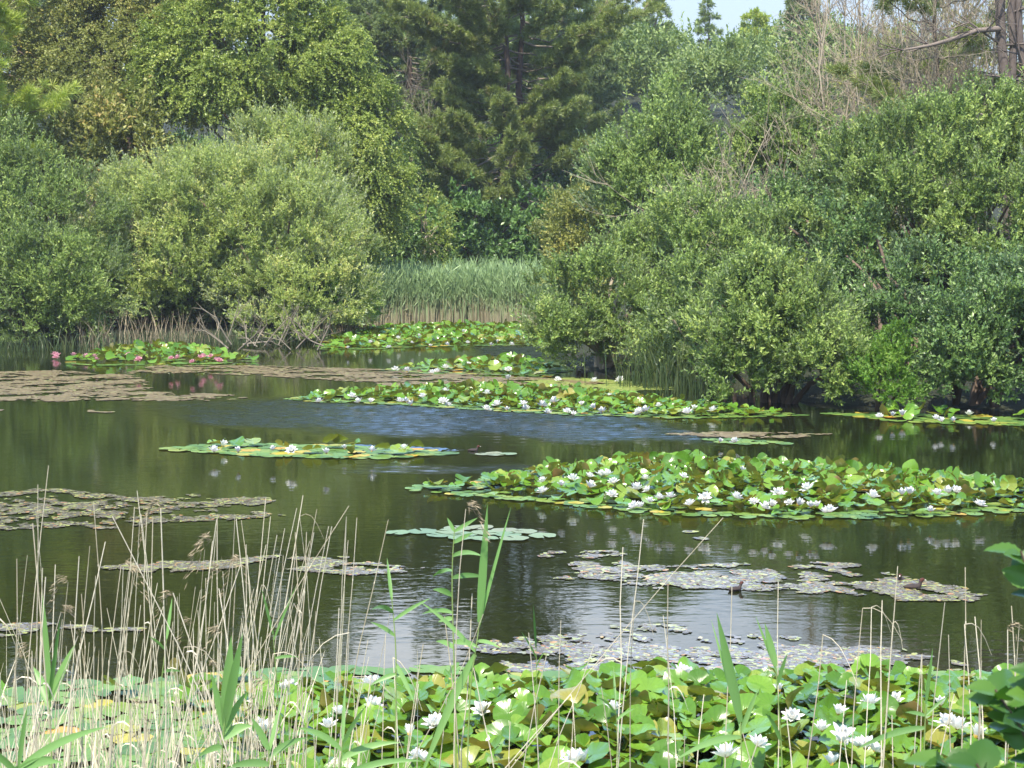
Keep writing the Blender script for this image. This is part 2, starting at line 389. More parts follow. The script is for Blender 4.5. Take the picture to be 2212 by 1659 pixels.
FINE = .66
def crown_mesh(name, ells, mat, seed, base, rc=.45, over=2.0, L=.085, Wd=.036, tw=20, lv=16, up=.45, droop=0., low=-.55, back=.45, spread=.9, zmin=.12, shade=None):
    r = np.random.default_rng(seed)
    if L < .11: L, Wd, tw, lv = L * FINE, Wd * FINE, int(tw * 1.5), int(lv * 1.55)
    if rc <= .52: rc, over, tw = rc * .72, over * .85, int(tw * .8)
    P, D = clumps_of(ells, rc, over, r, low, back)
    nC = len(P)
    cr = rc * r.uniform(.65, 1.25, nC)
    # twigs
    d = nrm(D[:, None, :] * .85 + r.normal(size=(nC, tw, 3)) * spread * .6 + np.array([0, 0, up]))
    o = P[:, None, :] + r.normal(size=(nC, tw, 3)) * (cr * .33)[:, None, None]
    ln = cr[:, None] * r.uniform(.6, 1.3, (nC, tw))
    long_ = r.random((nC, tw)) < .15
    ln = np.where(long_, ln * 1.7, ln); d = np.where(long_[..., None], nrm(d + np.array([0, 0, up * 1.1])), d)
    hue = np.clip(r.normal(.5, .24, nC), 0, 1)[:, None] * np.ones((nC, tw))
    hue = np.clip(hue + r.normal(0, .12, (nC, tw)), 0, 1)
    d = d.reshape(-1, 3); o = o.reshape(-1, 3); ln = ln.ravel(); hue = hue.ravel(); out = np.repeat(D, tw, 0)
    t = (np.arange(lv) + r.random((len(d), lv))) / lv
    t = .12 + .88 * t
    pos = o[:, None, :] + d[:, None, :] * (ln[:, None] * t)[..., None]
    pos[..., 2] -= droop * (ln[:, None] * t) ** 2 / max(rc, .1)
    ax = nrm(r.normal(size=(len(d), lv, 3)))
    U = nrm(d[:, None, :] * .75 + ax * .8 + np.array([0, 0, .15 - droop * .6]))
    Nn = nrm(out[:, None, :] * .95 + r.normal(size=U.shape) * .6 + np.array([0, 0, .6]))
    pos = pos.reshape(-1, 3); U = U.reshape(-1, 3); Nn = Nn.reshape(-1, 3)
    h = np.clip(np.repeat(hue, lv) + r.normal(0, .14, len(pos)), 0, 1)
    k = pos[:, 2] > zmin
    pos, U, Nn, h = pos[k], U[k], Nn[k], h[k]
    sz = r.uniform(.5, 1.45, len(pos))
    V = leaf_quads(pos, U, Nn, L * sz, Wd * sz, .06) - base
    Q = np.arange(len(V)).reshape(-1, 4)
    return mesh_quads(name, V, Q, mat, h)

NLEAF = [0]
def limbs(tb, root, targets, r0, r, n0=.02, wig=.12, t0=.25):
    root = np.asarray(root, float)
    for q in targets:
        L = np.linalg.norm(q - root); n = 7
        s = np.linspace(0, 1, n)
        mid = root + (q - root) * np.array([.35, .35, .6])
        pts = ((1 - s) ** 2)[:, None] * root + (2 * s * (1 - s))[:, None] * mid + (s ** 2)[:, None] * q
        pts[1:-1] += r.normal(size=(n - 2, 3)) * wig * L * .12
        tb.add(pts, np.linspace(r0, n0, n), r.random())

def bush(name, label, cat, ells, mat, seed, base_xy=None, stems=7, bark='bark', r0=.06, leaf='foliage', stem='stems', group=None, **kw):
    r = np.random.default_rng(seed + 1000)
    c0 = ells[0][0]
    bx, by = base_xy if base_xy is not None else (c0[0], c0[1])
    base = np.array([bx, by, max(gz(bx, by), -.15)])
    t = thing(name, label, cat, base, group)
    me = crown_mesh(leaf, ells, M[mat], seed, base, **kw); NLEAF[0] += len(me.polygons)
    obj(leaf, me, t)
    tb = Tubes(5)
    for c, e in ells:
        k = max(3, int(stems * 2 / (len(ells) + 1)))
        dd = sph(k, r); dd[:, 2] = np.abs(dd[:, 2]) * .8
        limbs(tb, base + np.array([0, 0, -.1]) + r.normal(size=3) * np.array([.15, .15, 0]), c + dd * e * .72, r0, r)
    tb.build(stem, M[bark], t, base)
    return t

def tree(name, label, cat, ells, mat, seed, base_xy, r0=.14, bark='bark', lean=0, **kw):
    r = np.random.default_rng(seed + 2000)
    bx, by = base_xy; base = np.array([bx, by, gz(bx, by)])
    t = thing(name, label, cat, base)
    me = crown_mesh('crown', ells, M[mat], seed, base, **kw); NLEAF[0] += len(me.polygons)
    obj('crown', me, t)
    top = max(ells, key=lambda q: q[0][2])[0] + np.array([0, 0, .4])
    tb = Tubes(6); n = 9; s = np.linspace(0, 1, n)
    pts = base + (top - base) * s[:, None] - np.array([0, 0, .2]) * (1 - s)[:, None]
    pts[1:-1] += r.normal(size=(n - 2, 3)) * .08
    tb.add(pts, np.linspace(r0, r0 * .25, n), .5, 8)
    for c, e in ells:
        for _ in range(6):
            q = c + sph(1, r)[0] * e * .75
            a = pts[r.integers(2, n - 1)]
            if a[2] > q[2] + 1: a = pts[2]
            limbs(tb, a, [q], r0 * .4, r, .012)
    tb.build('trunk', M[bark], t, base)
    return t

def topz(x, y, Y): return float(at(x, y, Y)[2])
def pine(name, label, base, height, crown0, spread, seed, mat='needle', r0=.17, whorls=17, L=.2, Wd=.02, tuft=26, lean=(0, 0), dens=1.0, dead=6, prof=None, az=None, bark='pinebark', flat=.12, side=None):
    r = np.random.default_rng(seed)
    base = np.asarray(base, float)
    if height < 0: height = topz(CX, height, base[1]) - base[2]
    t = thing(name, label, 'pine tree', base)
    n = 14; s = np.linspace(0, 1, n)
    ax = base + np.stack([lean[0] * s, lean[1] * s, height * s], 1); ax[1:-1, :2] += r.normal(size=(n - 2, 2)) * .05
    ax[0, 2] -= .3
    tk = Tubes(10); tk.add(ax, r0 * (1 - .88 * s), .5); 
    br = Tubes(4)
    tp, td = [], []
    def on(z): return np.array([np.interp(z, ax[:, 2], ax[:, k]) for k in range(3)])
    zs = np.linspace(base[2] + crown0, base[2] + height * .99, whorls)
    for iz, z in enumerate(zs):
        u = (z - zs[0]) / (zs[-1] - zs[0])
        reach = spread * (prof(u) if prof else (.62 + .38 * math.sin(min(1, u * 2.2) * 1.57)) * (1 - u) ** .6 + .06)
        for b in range(r.integers(4, 7)):
            a = r.uniform(0, 2 * np.pi) if az is None else r.normal(az[0], az[1])
            ln = reach * r.uniform(.55, 1.1)
            if side is not None: ln *= 1 + side * math.cos(a)
            dirh = np.array([math.cos(a), math.sin(a), 0])
            m = 8; q = np.linspace(0, 1, m)
            rise = r.uniform(-.12, .14) + .30 * u
            z0 = z + r.uniform(-.25, .25)
            pts = on(z0) + dirh * (ln * q)[:, None] + np.array([0, 0, 1.]) * (ln * (rise * q - flat * np.sin(q * 3.1) + .18 * q ** 3))[:, None]
            pts[1:] += r.normal(size=(m - 1, 3)) * .04 * ln * .5
            rb = .012 + .02 * ln / 2.5
            br.add(pts, np.linspace(rb, .006, m), r.random())
            k = int(max(4, ln * 10) * dens)
            tt = r.uniform(.3, 1, k) ** .8
            for ti in tt:
                p = np.array([np.interp(ti, q, pts[:, j]) for j in range(3)])
                sd = nrm(dirh * .7 + np.cross(dirh, [0, 0, 1]) * r.choice([-1, 1]) * r.uniform(.3, 1.0) + np.array([0, 0, r.uniform(.0, .55)]))
                l2 = r.uniform(.25, .6) * (1.15 - .5 * ti) * min(1.6, .5 + ln / 3)
                e = p + sd * l2
                br.add([p, p + sd * l2 * .55 + np.array([0, 0, -.02]), e], [.007, .005, .003], r.random(), 3)
                nt_ = r.integers(3, 6)
                for w in np.linspace(.45, 1.05, nt_):
                    tp.append(p + (e - p) * w + r.normal(size=3) * .04); td.append(nrm(sd + np.array([0, 0, .35])))
    for i in range(dead):
        z = base[2] + r.uniform(.25, 1.0) * crown0; a = r.uniform(0, 6.28)
        ln = r.uniform(.5, 1.8); dirh = np.array([math.cos(a), -abs(math.sin(a)) * .6, r.uniform(-.25, .15)])
        q = np.linspace(0, 1, 5); pts = on(z) + dirh * (ln * q)[:, None] + r.normal(size=(5, 3)) * .05; pts[0] = on(z)
        br.add(pts, np.linspace(.025, .006, 5), 1)
        for _ in range(4):
            p = pts[r.integers(1, 5)]; br.add([p, p + r.normal(size=3) * .22, p + r.normal(size=3) * .35], [.008, .006, .003], 1, 3)
    tp = np.array(tp); td = np.array(td); K = len(tp)
    P = np.repeat(tp, tuft, 0); U = nrm(np.repeat(td, tuft, 0) * .9 + r.normal(size=(K * tuft, 3)) * .62)
    Nn = sph(K * tuft, r); hue = np.clip(np.repeat(r.normal(.5, .2, K), tuft) + r.normal(0, .12, K * tuft), 0, 1)
    V = leaf_quads(P, U, Nn, L * r.uniform(.7, 1.2, len(P)), Wd) - base
    NLEAF[0] += len(P)
    tk.build('trunk', M[bark], t, base); br.build('branches', M['greytwig'], t, base)
    obj('needles', mesh_quads('needles', V, np.arange(len(V)).reshape(-1, 4), M[mat], hue), t)
    return t

def branching(tb, p, d, ln, rad, depth, r, up=.15, kids=(2, 4), spread=.6):
    m = 5; q = np.linspace(0, 1, m)
    bend = r.normal(size=3) * .18 + np.array([0, 0, up])
    pts = p + d * (ln * q)[:, None] + bend * (ln * q ** 2 * .5)[:, None]
    tb.add(pts, np.linspace(rad, rad * .55, m), r.random(), 4 if rad > .012 else 3)
    if depth == 0: return
    for _ in range(r.integers(*kids)):
        u = r.uniform(.35, 1)
        pp = np.array([np.interp(u, q, pts[:, j]) for j in range(3)])
        nd = nrm(d + r.normal(size=3) * spread + np.array([0, 0, up]))
        branching(tb, pp, nd, ln * r.uniform(.5, .8), max(rad * .55, .004), depth - 1, r, up, kids, spread)

def dead_bush(name, label, cat, base, height, n, seed, mat='greytwig', rad=.03, depth=4, tilt=.5, up=.12, lean=(0, 0), spread=.5, kids=(2, 4)):
    r = np.random.default_rng(seed); base = np.asarray(base, float)
    t = thing(name, label, cat, base)
    tb = Tubes(4)
    for _ in range(n):
        d = nrm(np.array([lean[0], lean[1], 1]) + r.normal(size=3) * np.array([tilt, tilt, .1]))
        branching(tb, base + r.normal(size=3) * np.array([.25, .25, 0]), d, height * r.uniform(.35, .6), rad, depth, r, up, kids, spread)
    tb.build('branches', M[mat], t, base)
    return t

# ---- left bank
bush('willow_bush', 'broad rounded silvery willow bush overhanging the left bank behind the pink lilies', 'bush',
     [E(205, 740, 335, 640, 41.5), E(430, 790, 400, 690, 40, .7), E(230, 520, 450, 725, 39.8, .7), E(480, 800, 540, 735, 39.2, .6)], 'willow', 11, (-5.6, 40.5), over=2.3, rc=.42, L=.10, Wd=.034, up=.6, zmin=.35, stems=9, low=-.75)
bush('sallow_bush', 'silver tipped sallow bush at the far left edge behind the dry stalks', 'bush',
     [E(-160, 235, 330, 720, 39), E(-60, 260, 460, 765, 37.4, .6), E(-200, 60, 240, 500, 39.5)], 'sallow', 12, (-10.6, 38.3), over=2.2, L=.10, Wd=.036, up=.7, zmin=.1, low=-.85)
bush('sallow_bush', 'fresh green sallow bush with silver shoots rising behind the rounded willow bush', 'bush',
     [E(480, 760, 260, 560, 44), E(560, 730, 225, 420, 44.5)], 'willow', 13, (-5.2, 44.5), over=2.0, L=.105, Wd=.036, up=.75)
tree('birch_tree', 'tall airy yellow green birch behind the willow bushes on the left bank', 'tree',
     [E(340, 760, -40, 330, 47), E(420, 720, -260, 90, 47.5), E(300, 580, 30, 320, 46.5), E(560, 800, 20, 260, 47), E(380, 650, -480, -120, 49)], 'birch', 14, (-6.2, 48.5), over=2.7, rc=.5, L=.085, Wd=.05, droop=.35, up=.2, lv=17)
tree('birch_tree', 'drooping birch with small pale leaves hanging down beside the reed bed', 'tree',
     [E(640, 880, 170, 480, 46), E(700, 885, 330, 570, 45.6), E(600, 840, 40, 330, 47), E(660, 780, 520, 650, 45.4)], 'birch', 15, (-3.6, 46.4), over=2.2, rc=.42, L=.08, Wd=.048, droop=.6, up=.0, lv=17, low=-.9)
tree('alder_tree', 'wide olive brown tree filling the upper left behind the sunny pine boughs', 'tree',
     [E(10, 460, -40, 330, 49), E(120, 440, -320, 60, 50), E(-120, 240, -140, 240, 50), E(220, 540, -120, 220, 49), E(100, 420, -560, -220, 53), E(-160, 160, -460, -100, 53), E(-200, 170, -80, 320, 54)], 'olive', 16, (-10.5, 50), over=2.7, rc=.55, L=.10, Wd=.055, droop=.35, up=.15, r0=.2)
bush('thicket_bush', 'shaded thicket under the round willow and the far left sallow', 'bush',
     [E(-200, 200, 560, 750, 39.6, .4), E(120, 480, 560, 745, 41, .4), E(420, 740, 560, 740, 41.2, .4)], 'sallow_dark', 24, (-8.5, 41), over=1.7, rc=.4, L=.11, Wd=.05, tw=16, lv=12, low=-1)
bush('thicket_bush', 'dark green thicket in the gap below the olive brown tree', 'bush',
     [E(40, 460, 220, 480, 46), E(-100, 200, 300, 560, 46)], 'olive', 17, (-9.6, 47), over=2.0, rc=.55, L=.12, Wd=.06)
pine('pine_tree', 'bright yellow green pine reaching in from the left edge beside the olive tree', np.array([*at(-130, 500, 42)[:2], gz(*at(-130, 500, 42)[:2])]), 12, 3.0, 2.9, 18, 'needle_y', whorls=14, L=.24, Wd=.017, tuft=24, dens=.9, side=.1)
dead_bush('dead_bush', 'grey brown leafless bush in the hollow between the left sallow and the round willow', 'dead bush', [*at(215, 600, 42)[:2], .6], 3.4, 9, 19, 'greytwig', .02, 4, .35)
pine('pine_tree', 'open crowned pine with sky showing through beside the tall birch top', np.array([*at(660, 400, 63)[:2], gz(*at(660, 400, 63)[:2])]), -28, 3.6, 2.3, 20, 'needle', whorls=13, L=.22, Wd=.026, tuft=16, dens=.9)
bush('low_bush', 'small bright green bush at the water edge where the left bank meets the reeds', 'bush',
     [E(690, 800, 590, 715, 40.3, .8), E(740, 800, 620, 700, 40.8)], 'bright', 21, (-3.85, 41), rc=.3, L=.08, Wd=.036, tw=16, stems=4, r0=.03)
bush('fallen_willow', 'low half fallen willow with bare pale branches trailing into the water by the pink lilies', 'bush',
     [E(480, 640, 660, 745, 38.2, .7), E(560, 700, 690, 760, 38, .7)], 'willow', 22, (-5.2, 38.7), rc=.28, over=.9, tw=10, lv=12, stems=4, r0=.025, bark='palebark')
def fallen():
    r = np.random.default_rng(23); base = np.array([*at(560, 760, 38.0)[:2], .05])
    t = thing('driftwood_tangle', 'tangle of pale bare branches lying along the far left waterline', 'branches', base)
    tb = Tubes(4)
    for i in range(22):
        x = r.uniform(465, 700); p = W(x, r.uniform(742, 766)); p[2] = r.uniform(.0, .15)
        d = nrm(np.array([r.uniform(-1, 1), r.uniform(-.3, .2), r.uniform(.1, .8)]))
        branching(tb, p, d, r.uniform(.35, .8), r.uniform(.012, .022), 2, r, -.05, (2, 4), .5)
    tb.build('branches', M['greytwig'], t, base)
fallen()

# ---- centre
def pz(x, y, Y):
    p = at(x, y, Y); return np.array([p[0], p[1], gz(p[0], p[1])])
prof_c = lambda u: (1.0 if u < .5 else 1 - (u - .5) * 1.2) * (.8 + .2 * math.sin(u * 17))
pine('pine_tree', 'reddish trunked pine with layered boughs, the left one of the close pair behind the reeds', pz(1076, 480, 57), 13.6, 2.3, 4.1, 31, 'needle', .17, 18, lean=(.5, 0), dens=1.6, prof=prof_c, dead=9, side=-.12)
pine('pine_tree', 'reddish trunked pine with layered boughs, the right one of the close pair behind the reeds', pz(1132, 480, 57.6), 14.4, 2.2, 4.1, 32, 'needle', .16, 18, lean=(-.2, .3), dens=1.6, prof=prof_c, dead=8, side=.1)
pine('pine_tree', 'blue green pine standing dim behind the close pair towards the birches', pz(885, 400, 68), -60, 1.5, 3.3, 33, 'needle_b', .2, 20, L=.2, Wd=.03, dens=1.1)
pine('pine_tree', 'dark blue green pine behind the right shoulder of the close pair', pz(1215, 420, 72), -40, 1.0, 3.2, 34, 'needle_b', .2, 18, L=.2, Wd=.03, dens=1.0)
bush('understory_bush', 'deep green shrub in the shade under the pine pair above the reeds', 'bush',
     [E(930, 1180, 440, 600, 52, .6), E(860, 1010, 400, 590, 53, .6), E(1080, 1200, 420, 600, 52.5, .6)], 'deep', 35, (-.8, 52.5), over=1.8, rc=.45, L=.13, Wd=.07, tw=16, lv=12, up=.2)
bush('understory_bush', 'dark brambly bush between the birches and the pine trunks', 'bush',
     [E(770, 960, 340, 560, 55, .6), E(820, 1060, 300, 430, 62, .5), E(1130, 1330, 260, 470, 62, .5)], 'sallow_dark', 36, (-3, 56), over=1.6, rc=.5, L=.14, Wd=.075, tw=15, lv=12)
tree('birch_sapling', 'slender pale stemmed sapling with sparse leaves between the reeds and the birches', 'sapling',
     [E(880, 975, 400, 520, 49, .8), E(900, 990, 480, 600, 48.5, .6)], 'birch', 37, tuple(at(922, 600, 49)[:2]), r0=.045, bark='palebark', rc=.3, over=1.0, tw=10, lv=10, L=.09, Wd=.05, droop=.3)
dead_bush('dead_bush', 'grey lilac leafless bush high up between the birches and the pine crown', 'dead bush', [*at(905, 300, 64)[:2], 4.8], 3.4, 8, 38, 'greytwig', .018, 4, .3)

# ---- right bank
bush('sallow_bush', 'grey green sallow bush leaning out over the narrow water beside the reed bed', 'bush',
     [E(1150, 1440, 540, 800, 31), E(1120, 1300, 660, 800, 30, .7), E(1290, 1480, 600, 800, 30.5, .7), E(1380, 1530, 690, 835, 28.8, .7), E(1300, 1440, 480, 620, 32)], 'sallow', 41, (1.6, 31), rc=.38, over=2.2, L=.085, Wd=.036, up=.6, zmin=.1, stems=10, bark='palebark')
bush('alder_bush', 'yellowish bush behind the leaning grey green sallow and right of the reeds', 'bush',
     [E(1165, 1360, 420, 620, 37), E(1190, 1330, 540, 690, 36.5, .6)], 'yellowish', 42, (1.5, 37.5), rc=.4, over=2.0, L=.09, Wd=.042)
bush('sallow_bush', 'tall sallow with upright leafy shoots right of the pine pair', 'bush',
     [E(1290, 1620, 260, 560, 36), E(1390, 1530, 190, 350, 36.5), E(1270, 1440, 290, 500, 35.5), E(1340, 1560, 400, 660, 33.5, .7)], 'sallow_blue', 43, (3.0, 35.5), rc=.45, over=2.1, L=.10, Wd=.042, up=.95, bark='greytwig', stems=11)
bush('sallow_bush', 'dark green leafy bush in the middle of the right bank below the bare twigs', 'bush',
     [E(1400, 1720, 420, 780, 31), E(1560, 1830, 460, 760, 30), E(1400, 1580, 600, 860, 28, .7)], 'sallow', 44, (3.9, 30.5), rc=.42, over=2.1, L=.09, Wd=.04, up=.5, zmin=.15)
tree('sallow_tree', 'sunlit fresh green tree with bare branch tips above the twiggy dead bush', 'tree',
     [E(1610, 1780, 165, 340, 38), E(1560, 1700, 250, 430, 37), E(1640, 1800, 220, 440, 36.5)], 'sallow', 45, (5.4, 38), rc=.42, over=2.0, L=.10, Wd=.044, up=.8)
bush('sallow_bush', 'great domed sallow bush filling the right side of the bank under the dark trunks', 'bush',
     [E(1790, 2260, 225, 620, 31), E(1960, 2300, 200, 480, 31.5), E(1820, 2080, 330, 700, 30), E(2040, 2360, 340, 660, 29.5), E(1700, 1900, 300, 560, 32)], 'sallow', 46, (8.0, 31), rc=.45, over=2.2, L=.095, Wd=.042, up=.6, stems=12, low=-.45, zmin=1.1)
dead_bush('dead_bush', 'brownish dead bush of fanned bare twigs in the middle of the right bank', 'dead bush', [*at(1650, 500, 32.5)[:2], 1.3], 3.3, 11, 47, 'palebark', .02, 4, .32, .15)
dead_bush('dead_bush', 'pale bare branches sticking up beside the twiggy slope left of the domed sallow', 'dead bush', [*at(1860, 420, 36)[:2], 2.6], 3.0, 10, 48, 'palebark', .02, 4, .4, .1)
bush('hazel_bush', 'rounded mid green bush at the water edge left of the bright low plants', 'bush',
     [E(1510, 1850, 590, 870, 25.2), E(1540, 1760, 550, 740, 25.6), E(1500, 1700, 700, 890, 24.8, .7), E(1680, 1870, 690, 890, 24.6, .7)], 'sallow', 49, (3.9, 25.4), rc=.34, over=2.4, L=.085, Wd=.036, up=.55, zmin=.1, stems=9)
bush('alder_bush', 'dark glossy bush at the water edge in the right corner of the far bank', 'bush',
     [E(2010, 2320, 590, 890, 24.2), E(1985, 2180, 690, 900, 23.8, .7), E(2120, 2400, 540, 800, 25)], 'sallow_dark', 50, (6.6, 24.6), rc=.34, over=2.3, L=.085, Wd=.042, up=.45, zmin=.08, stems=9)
bush('low_bush', 'small bright light green plant at the water edge between two dark bushes', 'bush',
     [E(1850, 2000, 770, 895, 23.9, .7), E(1890, 1960, 720, 830, 24.2)], 'bright', 51, (5.15, 24.2), rc=.25, over=2.0, L=.075, Wd=.032, tw=14, lv=12, up=.7, stems=5, r0=.02, zmin=.06)
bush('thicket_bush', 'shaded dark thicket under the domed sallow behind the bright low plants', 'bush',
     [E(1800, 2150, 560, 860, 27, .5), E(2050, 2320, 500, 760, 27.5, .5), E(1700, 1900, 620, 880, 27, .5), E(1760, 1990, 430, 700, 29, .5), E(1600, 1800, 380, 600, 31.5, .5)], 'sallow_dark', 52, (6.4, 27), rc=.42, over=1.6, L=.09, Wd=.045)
bush('low_bush', 'small pale leaved bush at the shore between leaning sallow and rounded bush', 'bush',
     [E(1440, 1520, 650, 760, 27.2), E(1480, 1560, 700, 800, 26.8)], 'sallow', 53, (3.0, 27.6), rc=.26, over=1.3, tw=12, lv=12, stems=4, r0=.025, bark='palebark')
pine('pine_tree', 'thin yellow green pine with spreading lower boughs between the dead stems and the dark trunks', pz(2020, 420, 35), 8.5, 3.2, 2.2, 54, 'needle', .09, 8, L=.2, Wd=.012, dens=.8, dead=5, bark='bark', flat=.05)

def trunk_tree():
    r = np.random.default_rng(55); b = pz(2176, 400, 33.4)
    t = thing('bare_tree', 'dark double trunked tree with one long bare limb reaching left at the right edge', 'tree', b)
    tk = Tubes(9); br = Tubes(5)
    def px(x, y, Y=33.4): return at(x, y, Y)
    n = 10
    for xs, r0, r1 in (((2188, 2178, 2165, 2158, 2150), .115, .07), ((2196, 2190, 2186, 2190, 2205), .10, .05), ((2235, 2222, 2204, 2196, 2188), .09, .045)):
        ys = (620, 300, 60, -150, -420); pts = np.array([px(x, y) for x, y in zip(xs, ys)])
        pts[0, 2] = b[2] - .2; pts[0, 0] = b[0] + (xs[0] - 2188) * .004
        s = np.linspace(0, 4, 14); pts = np.stack([np.interp(s, np.arange(5), pts[:, k]) for k in range(3)], 1)
        pts[1:] += r.normal(size=(13, 3)) * .018
        tk.add(pts, np.linspace(r0, r1, 14), .3)
        for _ in range(12):
            p = pts[r.integers(5, 14)]
            branching(br, p, nrm(np.array([r.uniform(-1, 1), r.uniform(-.6, .4), r.uniform(-.15, .6)])), r.uniform(.5, 1.2), .028, 3, r, .05)
    limb = np.array([px(2160, 62, 33.3), px(2110, 66, 33.1), px(2060, 84, 32.9), px(2010, 98, 32.7), px(1950, 108, 32.5)])
    br.add(limb, [.06, .05, .045, .035, .012], 1.0, 6)
    for p in limb[1:]:
        for _ in range(3): branching(br, p, nrm(np.array([-.8, r.uniform(-.5, .5), r.uniform(-.3, .5)])), .5, .014, 2, r, .02)
    br.V += tk.V; br.Q += [q + br.n for q in tk.Q]; br.r += tk.r; br.n += tk.n
    br.build('trunk', M['greybark'], t, b)
    ells = [E(2060, 2260, -420, -160, 33.5), E(2140, 2360, -300, -40, 33.8)]
    obj('crown', crown_mesh('crown', ells, M['olive'], 56, b, rc=.45, over=1.1, L=.09, Wd=.05), t)
trunk_tree()
# dead stems standing on the slope in the upper right
r_ = np.random.default_rng(57)
for i in range(26):
    x = 1740 + i * 17 + r_.uniform(-8, 8); Y = r_.uniform(36, 41); b = pz(x, 300, Y)
    top = at(x + r_.uniform(-25, 40), r_.uniform(-160, 20), Y)
    t = thing('dead_sapling', 'pale bare dead sapling on the slope in the upper right', 'dead tree', b, 'bare dead saplings on the right slope')
    tb = Tubes(5); n = 9; s = np.linspace(0, 1, n); pts = b + (top - b) * s[:, None]; pts[1:-1] += r_.normal(size=(n - 2, 3)) * .06
    tb.add(pts, np.linspace(.035, .01, n), r_.random())
    for _ in range(16):
        p = pts[r_.integers(3, n)]; branching(tb, p, nrm(np.array([r_.uniform(-1, 1), r_.uniform(-1, 1), .9])), r_.uniform(.4, .9), .011, 3, r_, .2)
    tb.build('trunk', M['palebark'], t, b)
dead_bush('dead_bush', 'pale bare brush showing above the domed sallow left of the dark trunks', 'dead bush', [*at(1950, 320, 35)[:2], 2.8], 4.6, 18, 72, 'palebark', .016, 4, .4, .2)
dead_bush('dead_bush', 'tan bare brush crowding against the foot of the dark double trunk', 'dead bush', [*at(2085, 320, 35)[:2], 2.8], 4.8, 18, 73, 'palebark', .016, 4, .4, .2)
bush('thicket_bush', 'olive thicket among the bare dead saplings on the right slope', 'bush',
     [E(1780, 2050, 60, 330, 44), E(2000, 2330, 20, 330, 45), E(1900, 2200, 90, 330, 42.5), E(2000, 2330, -140, 120, 48)], 'yellowish', 58, (8.5, 44), rc=.5, over=1.1, L=.11, Wd=.05, tw=16, lv=12)

def haze():
    x0, x1, y0, y1, z0, z1 = -310, 310, -65, 330, -2.2, 30
    V = [(x, y, z) for z in (z0, z1) for y in (y0, y1) for x in (x0, x1)]
    Fc = [(0, 2, 3, 1), (4, 5, 7, 6), (0, 1, 5, 4), (2, 6, 7, 3), (0, 4, 6, 2), (1, 3, 7, 5)]
    me = bpy.data.meshes.new('haze'); me.from_pydata(V, [], Fc)
    m, nt = newmat('summer haze')
    v = nt.nodes.new('ShaderNodeVolumePrincipled'); v.inputs['Color'].default_value = (.86, .92, 1, 1); v.inputs['Density'].default_value = HAZE; v.inputs['Anisotropy'].default_value = .2
    o = N_(nt, 'ShaderNodeOutputMaterial'); nt.links.new(v.outputs[0], o.inputs[1]); me.materials.append(m)
    tag(obj('haze', me), 'thin bluish summer haze over the pond', kind='stuff')
HAZE = .0006
if HAZE: haze()
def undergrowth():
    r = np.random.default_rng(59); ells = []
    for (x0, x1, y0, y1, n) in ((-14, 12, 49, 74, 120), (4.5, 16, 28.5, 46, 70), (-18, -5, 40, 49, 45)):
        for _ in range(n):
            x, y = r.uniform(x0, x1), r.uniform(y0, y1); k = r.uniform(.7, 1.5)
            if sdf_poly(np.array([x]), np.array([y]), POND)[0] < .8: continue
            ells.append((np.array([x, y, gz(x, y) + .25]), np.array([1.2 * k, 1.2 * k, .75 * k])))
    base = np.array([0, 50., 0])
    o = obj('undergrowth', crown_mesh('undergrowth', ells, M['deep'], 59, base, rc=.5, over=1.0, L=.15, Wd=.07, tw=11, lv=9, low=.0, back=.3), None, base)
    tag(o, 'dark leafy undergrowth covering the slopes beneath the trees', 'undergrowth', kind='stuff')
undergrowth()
# ---- hill woodland far behind: reads as one mass
def woodland():
    r = np.random.default_rng(60); base = np.array([0, 92., 0])
    ells = []
    for i in range(74):
        x = r.uniform(560, 1980); Y = r.uniform(76, 112)
        top = 58 + 8 * math.sin(x * .013) + r.uniform(-14, 22) - (Y - 90) * .4
        if x < 800: top += 30
        if x > 1280: top += 16
        hw = r.uniform(60, 120) * 90 / Y
        ells.append(E(x - hw, x + hw, top, top + r.uniform(150, 260), Y, .8))
    for i in range(16):
        x = r.uniform(-260, 480); Y = r.uniform(62, 74); top = r.uniform(-260, -60)
        ells.append(E(x - 110, x + 110, top, top + 420, Y, .7))
    me = crown_mesh('woodland', ells, M['hillwood'], 61, base, rc=.7, over=1.3, L=.18, Wd=.085, tw=19, lv=14, back=.2, low=-.2, up=.4)
    NLEAF[0] += len(me.polygons)
    o = obj('woodland', me, None, base); tag(o, 'hazy green wood covering the hill behind the pond', 'woodland', kind='stuff')
woodland()
for i, (x, top, hgt, sp, lab) in enumerate([(1415, -6, 4.2, 1.3, 'small sparse pine alone on the far skyline against the sky'),
        (1530, 8, 3.6, .7, 'thin wispy pine top on the far skyline beside the sparse pine'),
        (1735, -25, 5.0, 1.2, 'dense grey green pine on the far skyline left of the bare saplings'),
        (1630, 34, 3.0, 1.2, 'low pale pine on the far skyline between the wispy pine and the dense one')]):
    p = at(x, top, 92); b = np.array([p[0], p[1], p[2] - hgt])
    b[2] = min(b[2], gz(b[0], b[1]))
    hh = p[2] - b[2]
    pine('pine_tree', lab, b, hh, hh * .55, sp, 62 + i, ['needle_b', 'needle_b', 'needle_b', 'needle_y'][i], .14, [8, 7, 12, 9][i], L=.3, Wd=.05, tuft=12, dens=[.45, .4, 1.0, .7][i], dead=0)
pine('pine_tree', 'tall blue green pine rising on the hill left of the sky gap', pz(800, 300, 84), -45, 3, 3.0, 70, 'needle_b', .2, 16, L=.26, Wd=.04, dens=1.0, dead=0)

